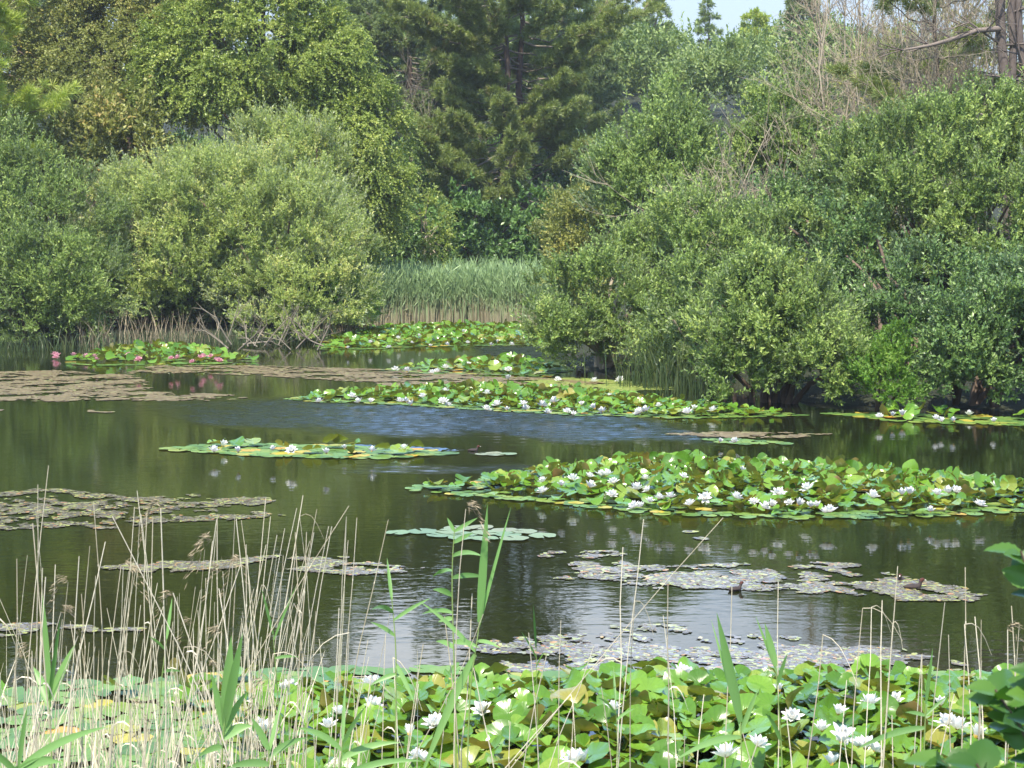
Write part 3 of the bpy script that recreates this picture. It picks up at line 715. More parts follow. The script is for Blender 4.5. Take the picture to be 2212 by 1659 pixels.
# ------------------------------------------------------------------ reed bed and bank-side sedges
def blades(name, label, cat, region, n, h0, h1, seed, mat, w=.016, lean=.12, leafy=2, base=None, z0=-.05):
    r = np.random.default_rng(seed); V, Q, RN, k = [], [], [], 0
    P = np.array([region(r) for _ in range(n)])
    base = P.mean(0) if base is None else base
    hh = r.uniform(h0, h1, n); d = r.normal(size=(n, 2)) * lean; rn = r.random(n)
    a = r.uniform(0, np.pi, n)
    sv = np.stack([np.cos(a), np.sin(a) * .4, np.zeros(n)], 1)
    lev = np.array([0, .35, .7, 1.0]); ww = np.array([.5, .5, .4, .05]) * w
    top = []
    vv = np.zeros((n, 4, 2, 3))
    for i, u in enumerate(lev):
        c = P + np.stack([d[:, 0] * u * u * hh, d[:, 1] * u * u * hh, u * hh], 1); c[:, 2] += z0
        vv[:, i, 0] = c - sv * ww[i]; vv[:, i, 1] = c + sv * ww[i]
    idx = np.arange(n)[:, None] * 8
    q = np.concatenate([np.stack([idx + 2 * i, idx + 2 * i + 1, idx + 2 * i + 3, idx + 2 * i + 2], -1).reshape(-1, 1, 4) for i in range(3)], 1).reshape(-1, 4)
    V = vv.reshape(-1, 3); RN = np.repeat(rn, 3)
    if leafy:
        m = n * leafy; pi = np.repeat(np.arange(n), leafy); u = r.uniform(.4, .98, m)
        c = P[pi] + np.stack([d[pi, 0] * u * u * hh[pi], d[pi, 1] * u * u * hh[pi], u * hh[pi] + z0], 1)
        U = nrm(np.stack([r.normal(size=m) * .8, r.normal(size=m) * .5, r.uniform(1.0, 2.6, m)], 1))
        lv = leaf_quads(c, U, sph(m, r), r.uniform(.22, .42, m), w * 1.4, -.05)
        q = np.concatenate([q, np.arange(len(lv)).reshape(-1, 4) + len(V)]); V = np.concatenate([V, lv]); RN = np.concatenate([RN, np.repeat(rn, leafy)])
    o = obj(name, mesh_quads(name, V - base, q, mat, RN), None, base)
    return tag(o, label, cat, kind='stuff')
def reg_line(pts, wid):
    pts = np.array(pts, float)
    def f(r):
        i = r.integers(0, len(pts) - 1); u = r.random(); p = pts[i] + (pts[i + 1] - pts[i]) * u
        return np.array([p[0] + r.normal() * wid * .5, p[1] + r.random() * wid, p[2]])
    return f
def reg_bed(r):
    x = r.uniform(785, 1210); y0 = 701 - 4 * math.sin((x - 790) / 410 * 3)
    p = W(x, y0); p[1] += r.random() ** 1.3 * 3.0; p[2] = max(0, gz(p[0], p[1])) - r.random() * .1; return p
blades('reed_bed', 'dense green reed bed with straw coloured feet closing the far end of the pond', 'reeds', reg_bed, 8000, .85, 1.5, 80, M['reedbed'], .02, .10, 3)
blades('dry_sedge', 'dry brown stalks along the far left waterline behind the pink lilies', 'dry stalks', reg_line([W(170, 752), W(300, 748), W(460, 748)], .5), 230, .3, .9, 81, M['strawdark'], .012, .25, 0)
blades('dry_sedge', 'dry brown stalks at the water edge between the fallen branches and the small bright bush', 'dry stalks', reg_line([W(690, 735), W(760, 725), W(800, 712)], .5), 200, .3, .8, 82, M['strawdark'], .012, .25, 0)
blades('sedge_grass', 'shaded green sedge standing in the water under the middle of the right bank', 'sedge', reg_line([W(1370, 835), W(1460, 845), W(1540, 862)], .6), 420, .3, .85, 83, M['sedge'], .012, .12, 1)
blades('bank_grass', 'dark grass under the left bushes along the waterline', 'grass', reg_line([W(-150, 765), W(100, 758), W(480, 748), W(700, 738)], .6), 1100, .15, .5, 84, M['sedge'], .012, .3, 0)

# ------------------------------------------------------------------ floating weed mats (stuff)
def poly_region(pts, seed, nz=.35, hole=.0):
    """points inside an outline (given in view pixels on the water), broken up by holes"""
    P = np.array([W(x, y)[:2] for x, y in pts])
    lo, hi = P.min(0), P.max(0)
    rp = np.random.default_rng(seed + 5000); K = 34
    wl = np.exp(rp.uniform(math.log(.13), math.log(1.3), K)); an = rp.uniform(0, 3.14, K); ph = rp.uniform(0, 6.28, K); am = wl ** .35
    def frag(x, y):
        v = 0
        for w_, a_, p_, m_ in zip(wl, an, ph, am): v = v + m_ * np.sin(6.28 / w_ * (x * np.cos(a_) * .8 + y * np.sin(a_)) + p_)
        return v / np.sqrt((am ** 2).sum() / 2) * .62
    def sample(n, r):
        out = []
        got = 0
        for _ in range(60):
            q = r.uniform(lo, hi, (n * 2, 2)); d = sdf_poly(q[:, 0], q[:, 1], P)
            v = frag(q[:, 0], q[:, 1])
            dens = np.clip((v - (hole - 1) - (1 - np.clip(-d / nz, 0, 1)) * .4) / 1.2, 0, 1)
            k = (d < 0) & (r.random(len(d)) < dens)
            out.append(q[k]); got += k.sum()
            if got >= n: break
        return np.concatenate(out)[:n], P
    return sample
def mat_stuff(name, label, pts, n, seed, mat, size=(.018, .038), asp=.5, hole=.68, tilt=.03, nz=.14, z=.004):
    r = np.random.default_rng(seed); n = int(n * 1.15) if name == 'pondweed' else int(n * .7)
    q, P = poly_region(pts, seed, nz, hole)(n, r)
    n = len(q); k = 8
    base = np.array([q[:, 0].mean(), q[:, 1].mean(), 0])
    a = np.arange(k) * 2 * np.pi / k
    L = r.uniform(*size, n); rot = r.uniform(0, 6.28, n)
    ex = np.cos(a)[None] * L[:, None]; ey = np.sin(a)[None] * L[:, None] * asp * r.uniform(.7, 1.3, n)[:, None]
    x = ex * np.cos(rot)[:, None] - ey * np.sin(rot)[:, None]; y = ex * np.sin(rot)[:, None] + ey * np.cos(rot)[:, None]
    tx, ty = r.normal(size=n) * tilt, r.normal(size=n) * tilt
    zz = z + r.random(n)[:, None] * .003 + np.maximum(-.0, x * tx[:, None] + y * ty[:, None]) 
    V = np.stack([q[:, 0:1] + x, q[:, 1:2] + y, zz], -1).reshape(-1, 3) - base
    # an octagon as three quads
    i = np.arange(n)[:, None] * k
    Q = np.stack([i + np.array([[0, 1, 2, 3]]), i + np.array([[0, 3, 4, 7]]), i + np.array([[4, 5, 6, 7]])], 1).reshape(-1, 4)
    o = obj(name, mesh_quads(name, V, Q, mat, np.repeat(r.random(n), 3)), None, base)
    return tag(o, label, 'floating weed', kind='stuff')
mat_stuff('pondweed', 'lilac brown pondweed raft at the left edge beyond the dry reeds',
          [(-80, 1060), (120, 1056), (300, 1076), (450, 1066), (620, 1076), (560, 1092), (420, 1098), (560, 1106), (660, 1116), (500, 1124), (360, 1128), (250, 1142), (60, 1148), (-80, 1140)], 6500, 90, M['pondweed'])
mat_stuff('pondweed', 'narrow lilac pondweed raft behind the dry reeds in the middle left',
          [(215, 1226), (330, 1214), (480, 1212), (600, 1200), (740, 1200), (820, 1214), (965, 1222), (880, 1236), (760, 1243), (560, 1226), (420, 1232), (300, 1242)], 3200, 91, M['pondweed'])
mat_stuff('pondweed', 'long broken pondweed raft with young coots across the right middle water',
          [(1140, 1210), (1190, 1192), (1340, 1190), (1350, 1204), (1500, 1216), (1600, 1216), (1700, 1232), (1860, 1226), (2000, 1256), (2140, 1280), (2100, 1300), (1900, 1298), (1760, 1284), (1560, 1272), (1400, 1272), (1300, 1258), (1200, 1250), (1260, 1236), (1220, 1222)], 6200, 92, M['pondweed'])
mat_stuff('pondweed', 'small pondweed scrap just beyond the long raft with coots', [(1690, 1222), (1760, 1214), (1860, 1220), (1850, 1228), (1740, 1234)], 300, 93, M['pondweed'])
mat_stuff('pondweed', 'wide speckled pondweed raft against the far side of the nearest lily bed',
          [(990, 1400), (1080, 1380), (1250, 1372), (1330, 1350), (1480, 1350), (1600, 1368), (1720, 1376), (1800, 1400), (1950, 1392), (2080, 1392), (2040, 1420), (2120, 1450), (2000, 1475), (1600, 1475), (1200, 1462), (1060, 1445), (1100, 1420)], 6800, 94, M['pondweed'])
mat_stuff('pondweed', 'thin pondweed strip half hidden among the dry reeds at the left', [(-60, 1352), (120, 1346), (330, 1352), (300, 1364), (100, 1368), (-60, 1380)], 900, 95, M['pondweed'])
mat_stuff('floating_weed', 'orange brown weed mat spreading out from the left shore below the pink lilies',
          [(-120, 806), (120, 800), (300, 812), (330, 836), (300, 846), (420, 850), (560, 856), (480, 866), (300, 866), (60, 868), (-120, 866)], 15000, 96, M['algae'], (.035, .07), .5, .55)
mat_stuff('floating_weed', 'thin brown weed band running across the pond towards the leaning sallow',
          [(260, 808), (330, 790), (560, 790), (800, 797), (1000, 800), (1160, 816), (1330, 826), (1200, 840), (1000, 840), (860, 836), (700, 820), (560, 812), (400, 806)], 13000, 97, M['algae'], (.035, .07), .5, .5)
mat_stuff('floating_weed', 'yellow green weed fringe in front of the leaning sallow', [(1130, 822), (1240, 816), (1340, 822), (1470, 832), (1460, 842), (1300, 846), (1180, 838)], 4200, 98, M['duckgreen'], (.03, .06), .6, .05)
mat_stuff('floating_weed', 'narrow brown weed streak beyond the big raised lily raft', [(1435, 938), (1520, 934), (1640, 932), (1795, 938), (1700, 947), (1560, 946)], 900, 99, M['algae'], (.035, .07), .5, .5)
mat_stuff('floating_weed', 'small brown weed scrap on dark water in front of the orange weed mat', [(170, 890), (210, 886), (252, 890), (210, 893)], 160, 100, M['algae'], (.035, .07))
mat_stuff('floating_weed', 'small brown weed scrap at the left edge in front of the orange weed mat', [(-40, 886), (35, 884), (20, 892), (-40, 906)], 220, 101, M['algae'], (.035, .07))
mat_stuff('pondweed', 'small reddish pondweed scrap in front of the big raised lily raft', [(1440, 1152), (1490, 1149), (1540, 1158), (1520, 1166), (1470, 1160)], 130, 102, M['pondweed'], (.04, .07))

# ------------------------------------------------------------------ water lilies
def pad_mesh(name, mat, seed, kind):
    r = np.random.default_rng(seed); na = 26; rings = [0.0, .35, .7, .92, 1.0]
    a = np.linspace(.16, 2 * np.pi - .16, na); V = []
    if kind == 'flat': s, b, ruf, fold = r.uniform(-.02, .02), r.uniform(-.01, .02), .012, 0
    elif kind == 'bowl': s, b, ruf, fold = r.uniform(-.12, .12), r.uniform(.06, .22), .05, 0
    elif kind == 'saddle': s, b, ruf, fold = r.uniform(.22, .4) * r.choice([-1, 1]), r.uniform(-.05, .1), .05, 0
    else: s, b, ruf, fold = r.uniform(-.06, .06), 0, .05, r.uniform(.5, 1.0)
    ph, ph2 = r.uniform(0, 6.28, 2); f1, f2 = r.integers(4, 7), r.integers(7, 11)
    fa = r.uniform(0, 6.28)
    edge = 1 + .03 * np.sin(a * 5 + ph) + .02 * np.sin(a * 9 + ph2)
    uvs = []
    for q in rings:
        rr = q * edge; x = rr * np.cos(a); y = rr * np.sin(a)
        z = s * q * q * np.cos(2 * a + ph) + b * q * q + ruf * q ** 3 * np.sin(f1 * a + ph2) + ruf * .5 * q ** 4 * np.sin(f2 * a + ph)
        if fold:
            u = x * np.cos(fa) + y * np.sin(fa); z = z + fold * np.maximum(0, np.abs(u) - .12) ** 1.3
        V.append(np.stack([x, y, z], 1)); uvs.append(np.stack([.5 + .5 * q * np.cos(a), .5 + .5 * q * np.sin(a)], 1))
    V = np.concatenate(V); UV = np.concatenate(uvs)
    i = np.arange(len(rings) - 1)[:, None] * na + np.arange(na - 1)[None, :]
    Q = np.stack([i, i + na, i + na + 1, i + 1], -1).reshape(-1, 4)
    me = mesh_quads(name, V, Q, mat, np.full(len(Q), r.random()), True)
    uv = me.uv_layers.new(name='UVMap'); uv.data.foreach_set('uv', UV[Q.ravel()].astype(np.float32).ravel())
    return me, V, Q, UV
PADS = {'raised': [pad_mesh('lily_pad', M['pad'], 200 + i, ['bowl', 'saddle', 'fold', 'bowl', 'saddle', 'bowl', 'fold', 'saddle', 'bowl', 'bowl'][i]) for i in range(10)],
        'flat': [pad_mesh('lily_pad', M['padflat'], 230 + i, 'flat') for i in range(6)],
        'dull': [pad_mesh('lily_pad', M['paddull'], 250 + i, 'flat') for i in range(5)]}

def flower_mesh(name, mat, seed, openness, wide=1.0):
    r = np.random.default_rng(seed); V, Q, n = [], [], 0
    for ring, (np_, el, L, w) in enumerate([(7, 12, 1.0, .38), (8, 30, .95, .36), (7, 48, .85, .32), (6, 64, .70, .26)]):
        for i in range(np_):
            az = (i + .5 * (ring % 2) + r.uniform(-.15, .15)) * 2 * np.pi / np_
            e = R(min(86, el + (1 - openness) * 48 + r.uniform(-7, 7))); l = L * r.uniform(.88, 1.08)
            d = np.array([math.cos(az), math.sin(az), 0]); sd = np.array([-math.sin(az), math.cos(az), 0])
            row = []
            for u, ww in ((0.05, .35), (.3, .85), (.6, 1.0), (.85, .62), (1.0, .06)):
                ee = e + .35 * u * (1 if ring else .3)
                c = d * (l * u * math.cos(ee)) + np.array([0, 0, l * u * math.sin(ee) * .95 + .05])
                nup = np.array([-d[0] * math.sin(ee), -d[1] * math.sin(ee), math.cos(ee)])
                for v in (-1, 0, 1): row.append(c + sd * v * w * ww * .5 * wide + nup * (.09 * ww * abs(v)))
            V += row
            for a in range(4):
                for b in range(2): Q.append((n + a * 3 + b, n + a * 3 + b + 1, n + a * 3 + b + 4, n + a * 3 + b + 3))
            n += 15
    return mesh_quads(name, np.array(V), np.array(Q), mat, None, True)
def stamen_mesh(seed):
    r = np.random.default_rng(seed); tb = Tubes(4)
    for i in range(34):
        a = r.uniform(0, 6.28); q = math.sqrt(r.random()) * .14
        d = np.array([math.cos(a), math.sin(a), 0]); p = d * q * .6 + np.array([0, 0, .05])
        tb.add([p, p + d * (.03 + q * .5) + np.array([0, 0, .16]), p + d * (.02 + q * .6) + np.array([0, 0, .30 - q * .6])], [.022, .02, .008], .5)
    return mesh_quads('stamens', np.concatenate(tb.V), np.concatenate(tb.Q), M['stamen'], None, True)
FLW = [flower_mesh('petals', M['petal'], 300 + i, o) for i, o in enumerate((.95, .86, .76, .66, .84, .45, .7, .12, .9, .3))]
FLP = [flower_mesh('petals', M['petalpink'], 310 + i, o) for i, o in enumerate((.95, .8, .6))]
STM = [stamen_mesh(320), stamen_mesh(321)]

def lily_patch(label, outline, flowers, seed, n, kinds=(.7, .3), hmax=.22, rad=(.09, .125), edge=.55, pink=False, gap=.62, fr=.085, flat='flat', indiv=100, tiltmax=1.0, lift=.01, name='water_lily', raise_fn=None):
    r = np.random.default_rng(seed)
    P = np.array([W(x, y)[:2] for x, y in outline]); lo, hi = P.min(0), P.max(0)
    c = np.array([*P.mean(0), 0.0])
    t = thing(name, label, 'water lily', c)
    pts = np.zeros((0, 2)); rads = []; tries = 0
    cand = r.uniform(lo, hi, (n * 30, 2)); cand = cand[sdf_poly(cand[:, 0], cand[:, 1], P) < 0]
    chosen = []
    for q in cand:
        if len(chosen) >= n: break
        rr = r.uniform(*rad)
        if chosen:
            A = np.array(chosen[-600:])
            if (np.hypot(A[:, 0] - q[0], A[:, 1] - q[1]) < gap * (A[:, 2] + rr)).any(): continue
        chosen.append((q[0], q[1], rr))
    A = np.array(chosen)
    d = -sdf_poly(A[:, 0], A[:, 1], P)
    recs = []
    for (x, y, rr), e in zip(A, d):
        k = min(1, e / edge)
        if raise_fn: k *= raise_fn(x, y)
        up = r.random() < kinds[0] * min(1, k * 1.6)
        if up:
            me = PADS['raised'][r.integers(0, 10)]
            tl = abs(r.normal()) * .5 * tiltmax * (.4 + .6 * k) + .1
            z = r.uniform(.15, 1.0) * hmax * k + .03 + rr * math.sin(min(tl, 1.3)) * .8
            ta = r.uniform(0, 6.28)
        else:
            me = PADS[flat][r.integers(0, len(PADS[flat]))]; tl = abs(r.normal()) * .012; z = .005 + r.random() * .006 + rr * tl; ta = r.uniform(0, 6.28)
        Mx = Matrix.Rotation(tl, 4, Vector((math.cos(ta), math.sin(ta), 0))) @ Matrix.Rotation(r.uniform(0, 6.28), 4, 'Z') @ Matrix.Diagonal((rr, rr, rr, 1))
        Mx.translation = Vector((x - c[0], y - c[1], z))
        recs.append((rr / max(1, y) ** 1.5 * (1.5 if up else 1), me, Mx))
    recs.sort(key=lambda q: -q[0])
    for _, me, Mx in recs[:indiv]:
        o = bpy.data.objects.new('lily_pad', me[0]); link(o, t); o.matrix_local = Mx
    rest = recs[indiv:]
    groups = {}
    for q in rest: groups.setdefault(q[1][0].materials[0].name, []).append(q)
    if rest:
        VV, QQ, UU, RN, MI, k = [], [], [], [], [], 0
        mats = [M['pad'], M['padflat'], M['paddull']]; names = [m.name for m in mats]
        for _, (m0, V, Q, UV), Mx in rest:
            mm = np.array(Mx); VV.append(V @ mm[:3, :3].T + mm[:3, 3]); QQ.append(Q + k); UU.append(UV[Q.ravel()]); k += len(V)
            RN.append(np.full(len(Q), r.random())); MI.append(np.full(len(Q), names.index(m0.materials[0].name)))
        me = mesh_quads('lily_pads', np.concatenate(VV), np.concatenate(QQ), mats, np.concatenate(RN), True, np.concatenate(MI))
        uv = me.uv_layers.new(name='UVMap'); uv.data.foreach_set('uv', np.concatenate(UU).astype(np.float32).ravel())
        tag(obj('lily_pads', me, t), kind='stuff')
    for i, f in enumerate(flowers):
        x, y = f[:2]; s = f[2] if len(f) > 2 else 1.0
        zf = hmax * .55
        p0 = W(x, y); e = -float(sdf_poly(p0[0:1], p0[1:2], P)[0]); zf = .03 + lift + (hmax * 1.0 + .05) * min(1, max(0, e / edge)) * (raise_fn(p0[0], p0[1]) if raise_fn else 1)
        p = W(x, y + 4, zf) - c
        src = FLP if pink else FLW
        o = bpy.data.objects.new('flower', src[r.integers(0, len(src))]); link(o, t, p)
        sc = fr * s * r.uniform(.7, 1.1); o.scale = (sc, sc, sc); o.rotation_euler = (r.normal() * .24 + .10, r.normal() * .24, r.uniform(0, 6.28))
        st = bpy.data.objects.new('stamens', STM[i % 2]); link(st, o)
    return t
c5 = lambda L: [(1106 + x * .5, 752 + y * .5) for x, y in L]
c4 = lambda L: [(x * .5, 663.6 + y * .5) for x, y in L]
c6 = lambda L: [(x * .4, 1061.8 + y * .4) for x, y in L]
c7 = lambda L: [(796 + x / 3, 1106 + y / 3) for x, y in L]
c8 = lambda L: [(1415.7 + x * .36, 1106 + y * .36) for x, y in L]

lily_patch('big raised water lily raft crowded with white flowers in the right middle water',
    [(960, 1052), (1120, 1022), (1300, 1000), (1480, 992), (1700, 1006), (1950, 1020), (2150, 1044), (2300, 1056), (2320, 1090), (2200, 1106), (2000, 1118), (1800, 1122), (1560, 1118), (1400, 1110), (1250, 1094), (1130, 1082), (1010, 1074), (870, 1060), (880, 1050)],
    c5([(135, 573), (135, 617), (215, 590), (260, 565), (335, 551), (385, 545), (410, 545), (440, 577), (330, 597), (430, 633), (538, 608), (590, 612), (575, 560), (738, 553), (995, 527), (968, 500), (1510, 530), (2085, 597), (530, 683), (560, 680), (595, 660), (635, 645), (685, 640), (772, 672), (835, 645), (965, 642), (1045, 663), (1085, 686), (1120, 680), (1200, 668), (1232, 674), (1290, 684), (1320, 680), (1350, 706), (1375, 705), (1150, 627), (1280, 605), (1555, 640), (1685, 630), (1715, 628), (1835, 628), (1890, 622), (1920, 622), (2020, 675), (1808, 703)]),
    401, 1400, (.92, .1), .11, (.05, .09), .8, indiv=100, gap=.46, fr=.08, tiltmax=1.0)
lily_patch('long water lily raft with white flowers stretching across the middle of the pond',
    [(610, 862), (760, 848), (900, 840), (1060, 836), (1250, 846), (1400, 860), (1560, 880), (1700, 892), (1750, 898), (1640, 902), (1450, 904), (1250, 898), (1060, 888), (940, 880), (800, 872), (680, 870)],
    c5([(50, 237), (58, 259), (130, 245), (182, 230), (300, 240), (152, 278), (238, 272), (266, 284), (358, 258), (392, 268), (555, 275), (580, 265), (545, 283), (635, 247), (760, 277), (785, 258), (870, 265), (420, 208)]) + c4([(1380, 405), (1520, 383), (1553, 407), (1600, 407), (1727, 403), (1757, 405), (1780, 417), (1827, 383), (1925, 362), (1915, 405), (1935, 420), (2105, 368), (2150, 418), (2190, 440), (2100, 437)]),
    402, 1500, (.92, .1), .10, (.055, .095), 1.2, tiltmax=1.0, indiv=100, gap=.5, fr=.095)
lily_patch('small narrow lily raft with a few white flowers on the left middle water',
    [(350, 972), (420, 962), (560, 960), (760, 963), (900, 970), (985, 980), (900, 988), (760, 992), (620, 988), (480, 980)],
    c4([(925, 620), (960, 597), (1180, 612), (1262, 617), (1410, 627), (1490, 608), (1605, 618), (1745, 612), (1030, 622)]),
    403, 150, (.14, .7), .08, (.09, .12), .5, indiv=100, gap=.55, fr=.09)
lily_patch('flat bright lily strip with white flowers along the foot of the right bank',
    [(1770, 894), (1900, 892), (2050, 896), (2200, 904), (2330, 908), (2330, 922), (2200, 920), (2060, 916), (1940, 912), (1850, 902)],
    c5([(1585, 292), (1643, 290), (1686, 289), (1830, 303), (1857, 313), (1910, 312), (2083, 312), (1975, 285)]), 404, 170, (.12, .9), .08, (.09, .12), .6, gap=.6, fr=.095)
lily_patch('lily raft with white flowers off the tip of the leaning sallow',
    [(820, 800), (930, 792), (1060, 784), (1180, 784), (1230, 800), (1180, 814), (1060, 810), (940, 808)],
    c4([(1708, 265), (1757, 273), (1870, 280), (1890, 275), (1922, 258), (2025, 250), (2195, 270), (2195, 310)]) + [(1205, 818), (1285, 822), (1340, 820)], 405, 230, (.8, .2), .11, (.08, .12), .8, gap=.52, fr=.10)
lily_patch('distant dense lily bed below the straw coloured feet of the reeds',
    [(690, 735), (760, 715), (830, 708), (960, 705), (1180, 705), (1200, 740), (1150, 746), (1000, 748), (900, 750), (780, 756), (690, 756)],
    [(x, y, .9) for x, y in [(752, 750), (800, 737), (860, 728), (905, 722), (965, 742), (1010, 738), (1060, 744), (1075, 736), (1105, 742), (1130, 730), (930, 745), (1000, 715), (890, 738), (840, 748)]],
    406, 1300, (.93, .1), .07, (.075, .115), 1.0, tiltmax=.75, gap=.5, fr=.09)
lily_patch('pink flowered water lily patch at the far left shore',
    [(130, 785), (180, 768), (300, 756), (400, 752), (500, 766), (560, 780), (480, 786), (330, 788), (200, 792)],
    [(x, y, s) for (x, y), s in zip(c4([(235, 200), (250, 205), (240, 214), (318, 205), (370, 210), (410, 208), (418, 220), (555, 200), (600, 222), (740, 217), (770, 213), (833, 232), (865, 213), (878, 210), (912, 211), (932, 222), (944, 228)]), [1.25] * 17)],
    407, 260, (.85, .2), .12, (.08, .12), .7, pink=True, gap=.52, fr=.075)
lily_patch('few flat lily pads with two white flowers on dark water behind the big raft',
    [(1530, 951), (1600, 949), (1680, 955), (1708, 959), (1640, 962), (1560, 957)], [(1553, 952), (1588, 953)], 408, 26, (0, 1), .02, (.09, .115), gap=.7, fr=.09)
lily_patch('cluster of grey green flat lily pads without flowers in the centre of the near water',
    [(830, 1152), (900, 1144), (1040, 1140), (1120, 1148), (1210, 1158), (1150, 1166), (1020, 1170), (940, 1156)], [], 409, 42, (0, 1), .02, (.10, .13), gap=.72, flat='dull')
lily_patch('pair of pale flat pads floating just past the swimming coot', [(1030, 981), (1080, 979), (1110, 983), (1060, 985)], [], 410, 5, (0, 1), .02, (.09, .11), gap=.8, flat='dull')
lily_patch('nearest lily bed of glossy upright pads and large white flowers filling the foreground',
    [(330, 1486), (520, 1472), (700, 1474), (900, 1476), (1000, 1470), (1150, 1456), (1400, 1450), (1700, 1452), (2000, 1458), (2400, 1466), (2500, 1800), (1200, 1850), (400, 1850), (430, 1600)],
    c6([(1530, 1072), (1560, 1064), (1995, 1045), (2030, 1036), (2000, 1165), (1410, 1262), (1440, 1270), (1430, 1300), (1775, 1270), (1830, 1195)]) +
    c7([(430, 1380), (265, 1440), (320, 1585), (360, 1610), (740, 1290), (2020, 1045), (2060, 1040), (1340, 1625), (1400, 1615), (1590, 1275)]) +
    c8([(180, 965), (745, 1070), (1093, 1210), (1290, 1157), (1440, 1130), (1710, 1160), (820, 1230), (1115, 1350), (1110, 1380), (1215, 1405), (1260, 1420), (1310, 1430), (1750, 1275), (1810, 1300), (1920, 1350), (430, 1470), (610, 1400), (1060, 1515), (1000, 1310)]),
    411, 1900, (.97, .06), .11, (.056, .098), 1.0, tiltmax=.8, gap=.42, fr=.074, lift=.035)
lily_patch('flat floating lily pads with orange margins among the dry reeds at the left foreground',
    [(-120, 1500), (150, 1480), (380, 1466), (560, 1455), (700, 1448), (1000, 1446), (1010, 1452), (700, 1462), (560, 1500), (450, 1580), (440, 1850), (-150, 1850)],
    [], 412, 330, (.06, .9), .05, (.09, .13), gap=.66)

# ------------------------------------------------------------------ foreground reeds
r = np.random.default_rng(500)
def dry_reed(label, group, bx, by, tx, ty, Y, seed, bent=0.0, rad=.0042):
    rr = np.random.default_rng(seed)
    b = at(bx, by, Y); b[2] = min(0, gz(b[0], b[1])) if gz(b[0], b[1]) < 0 else gz(b[0], b[1])
    top = at(tx, ty, Y + rr.normal() * .12)
    n = 9; s = np.linspace(0, 1, n)
    pts = b + (top - b) * s[:, None]
    side = rr.normal() * .05; pts[:, 0] += side * np.sin(s * 3.14) ; pts[:, 1] += rr.normal() * .04 * np.sin(s * 3.14)
    pts[1:] += rr.normal(size=(n - 1, 3)) * .003
    radii = np.linspace(rad, rad * .45, n)
    t = thing('dry_reed', label, 'reed', b, group)
    tb = Tubes(5); tb.add(pts, radii, rr.random())
    for i in range(1, n - 1, 2):   # nodes of the cane
        d = nrm(pts[i + 1] - pts[i]); tb.add([pts[i] - d * .006, pts[i], pts[i] + d * .006], [radii[i], radii[i] * 1.45, radii[i]], rr.random())
    if bent:                        # broken top hanging over
        d = np.array([bent, rr.normal() * .3, -.75]); d = nrm(d); L = rr.uniform(.10, .26); q = np.linspace(0, 1, 5)
        p = pts[-1] + d * (L * q)[:, None] + np.array([0, 0, .05]) * np.sin(q * 3.14)[:, None]
        tb.add(p, np.linspace(rad * .5, rad * .25, 5), rr.random())
    tb.build('stem', M['straw'], t, b)
    if not bent and rr.random() < .09 and by > ty + 350:   # old drooping seed head
        q = rr.random(46); sgn = rr.choice([-1, 1]); c = pts[-1] + np.stack([sgn * .07 * q ** 1.3, .02 * rr.normal(size=46) * q, .05 * np.sin(q * 3) - .13 * q ** 2], 1) + rr.normal(size=(46, 3)) * .004
        U = nrm(np.stack([sgn * .7 + rr.normal(size=46) * .3, rr.normal(size=46) * .3, -.8 * q - .1 + rr.normal(size=46) * .25], 1))
        V = leaf_quads(c, U, sph(46, rr), rr.uniform(.025, .045, 46), .0035) - b
        obj('seed_head', mesh_quads('seed_head', V, np.arange(len(V)).reshape(-1, 4), M['strawdark'], rr.random(46)), t)
    if rr.random() < .35:           # tattered dead leaf
        i = rr.integers(3, 7); p = pts[i]; dx = rr.choice([-1, 1]) * rr.uniform(.3, 1)
        q = np.linspace(0, 1, 6); L = rr.uniform(.10, .25)
        c = p + np.stack([dx * L * q * .8, np.zeros(6) + rr.normal() * .03 * q, L * (.7 * q - 1.3 * q ** 2)], 1)
        w = .005 * np.array([.5, 1, 1, .8, .5, .1]); sv = np.array([.2, .9, .3])
        V = np.stack([c - sv * w[:, None], c + sv * w[:, None]], 1).reshape(-1, 3) - b
        i = np.arange(5)[:, None] * 2; Q = np.concatenate([i, i + 1, i + 3, i + 2], 1)
        obj('dead_leaf', mesh_quads('dead_leaf', V, Q, M['straw'], np.full(5, rr.random()), True), t)
    return t
G_L = 'dry reed stems in the left foreground'; L_L = 'pale dry leafless reed stem in the thick stand at the left foreground'
k = 0
for i in range(225):
    u = r.random() ** 1.15
    bx = -60 + u * 860; Y = r.uniform(5.9, 9.2)
    if bx > 640 and r.random() < .5: bx -= 260
    by = 480 + F * H / Y
    top_y = np.clip(r.normal(1345, 105), 1080, 1560)
    if r.random() < .36: top_y = r.uniform(1360, 1600)
    if r.random() < .16: top_y = r.uniform(1080, 1180)
    lean = r.normal(.10, .10) if r.random() < .82 else r.normal(.05, .5); tx = bx + (by - top_y) * lean
    dry_reed(L_L, G_L, bx, by, tx, top_y, Y, 600 + i, r.uniform(-1, 1) if r.random() < .08 else 0, r.uniform(.002, .0042)); k += 1
for (bx, tx, ty) in [(60, 105, 1005), (40, 82, 1048), (560, 655, 1070), (420, 470, 1112), (590, 575, 1075), (700, 745, 1125), (680, 770, 1118), (230, 330, 1110), (300, 296, 1058), (500, 510, 1120), (330, 345, 1100), (640, 640, 1150)]:
    dry_reed(L_L, G_L, bx, 1850, tx, ty, r.uniform(6.6, 7.6), 900 + k, 0, r.uniform(.0032, .0048)); k += 1
def reg_thicket(r_):
    Y_ = r_.uniform(5.8, 8.4); x_ = -60 + 700 * r_.random() ** 1.25; p = at(x_, 480 + F * H / Y_, Y_); p[2] = max(-.1, gz(p[0], p[1])); return p
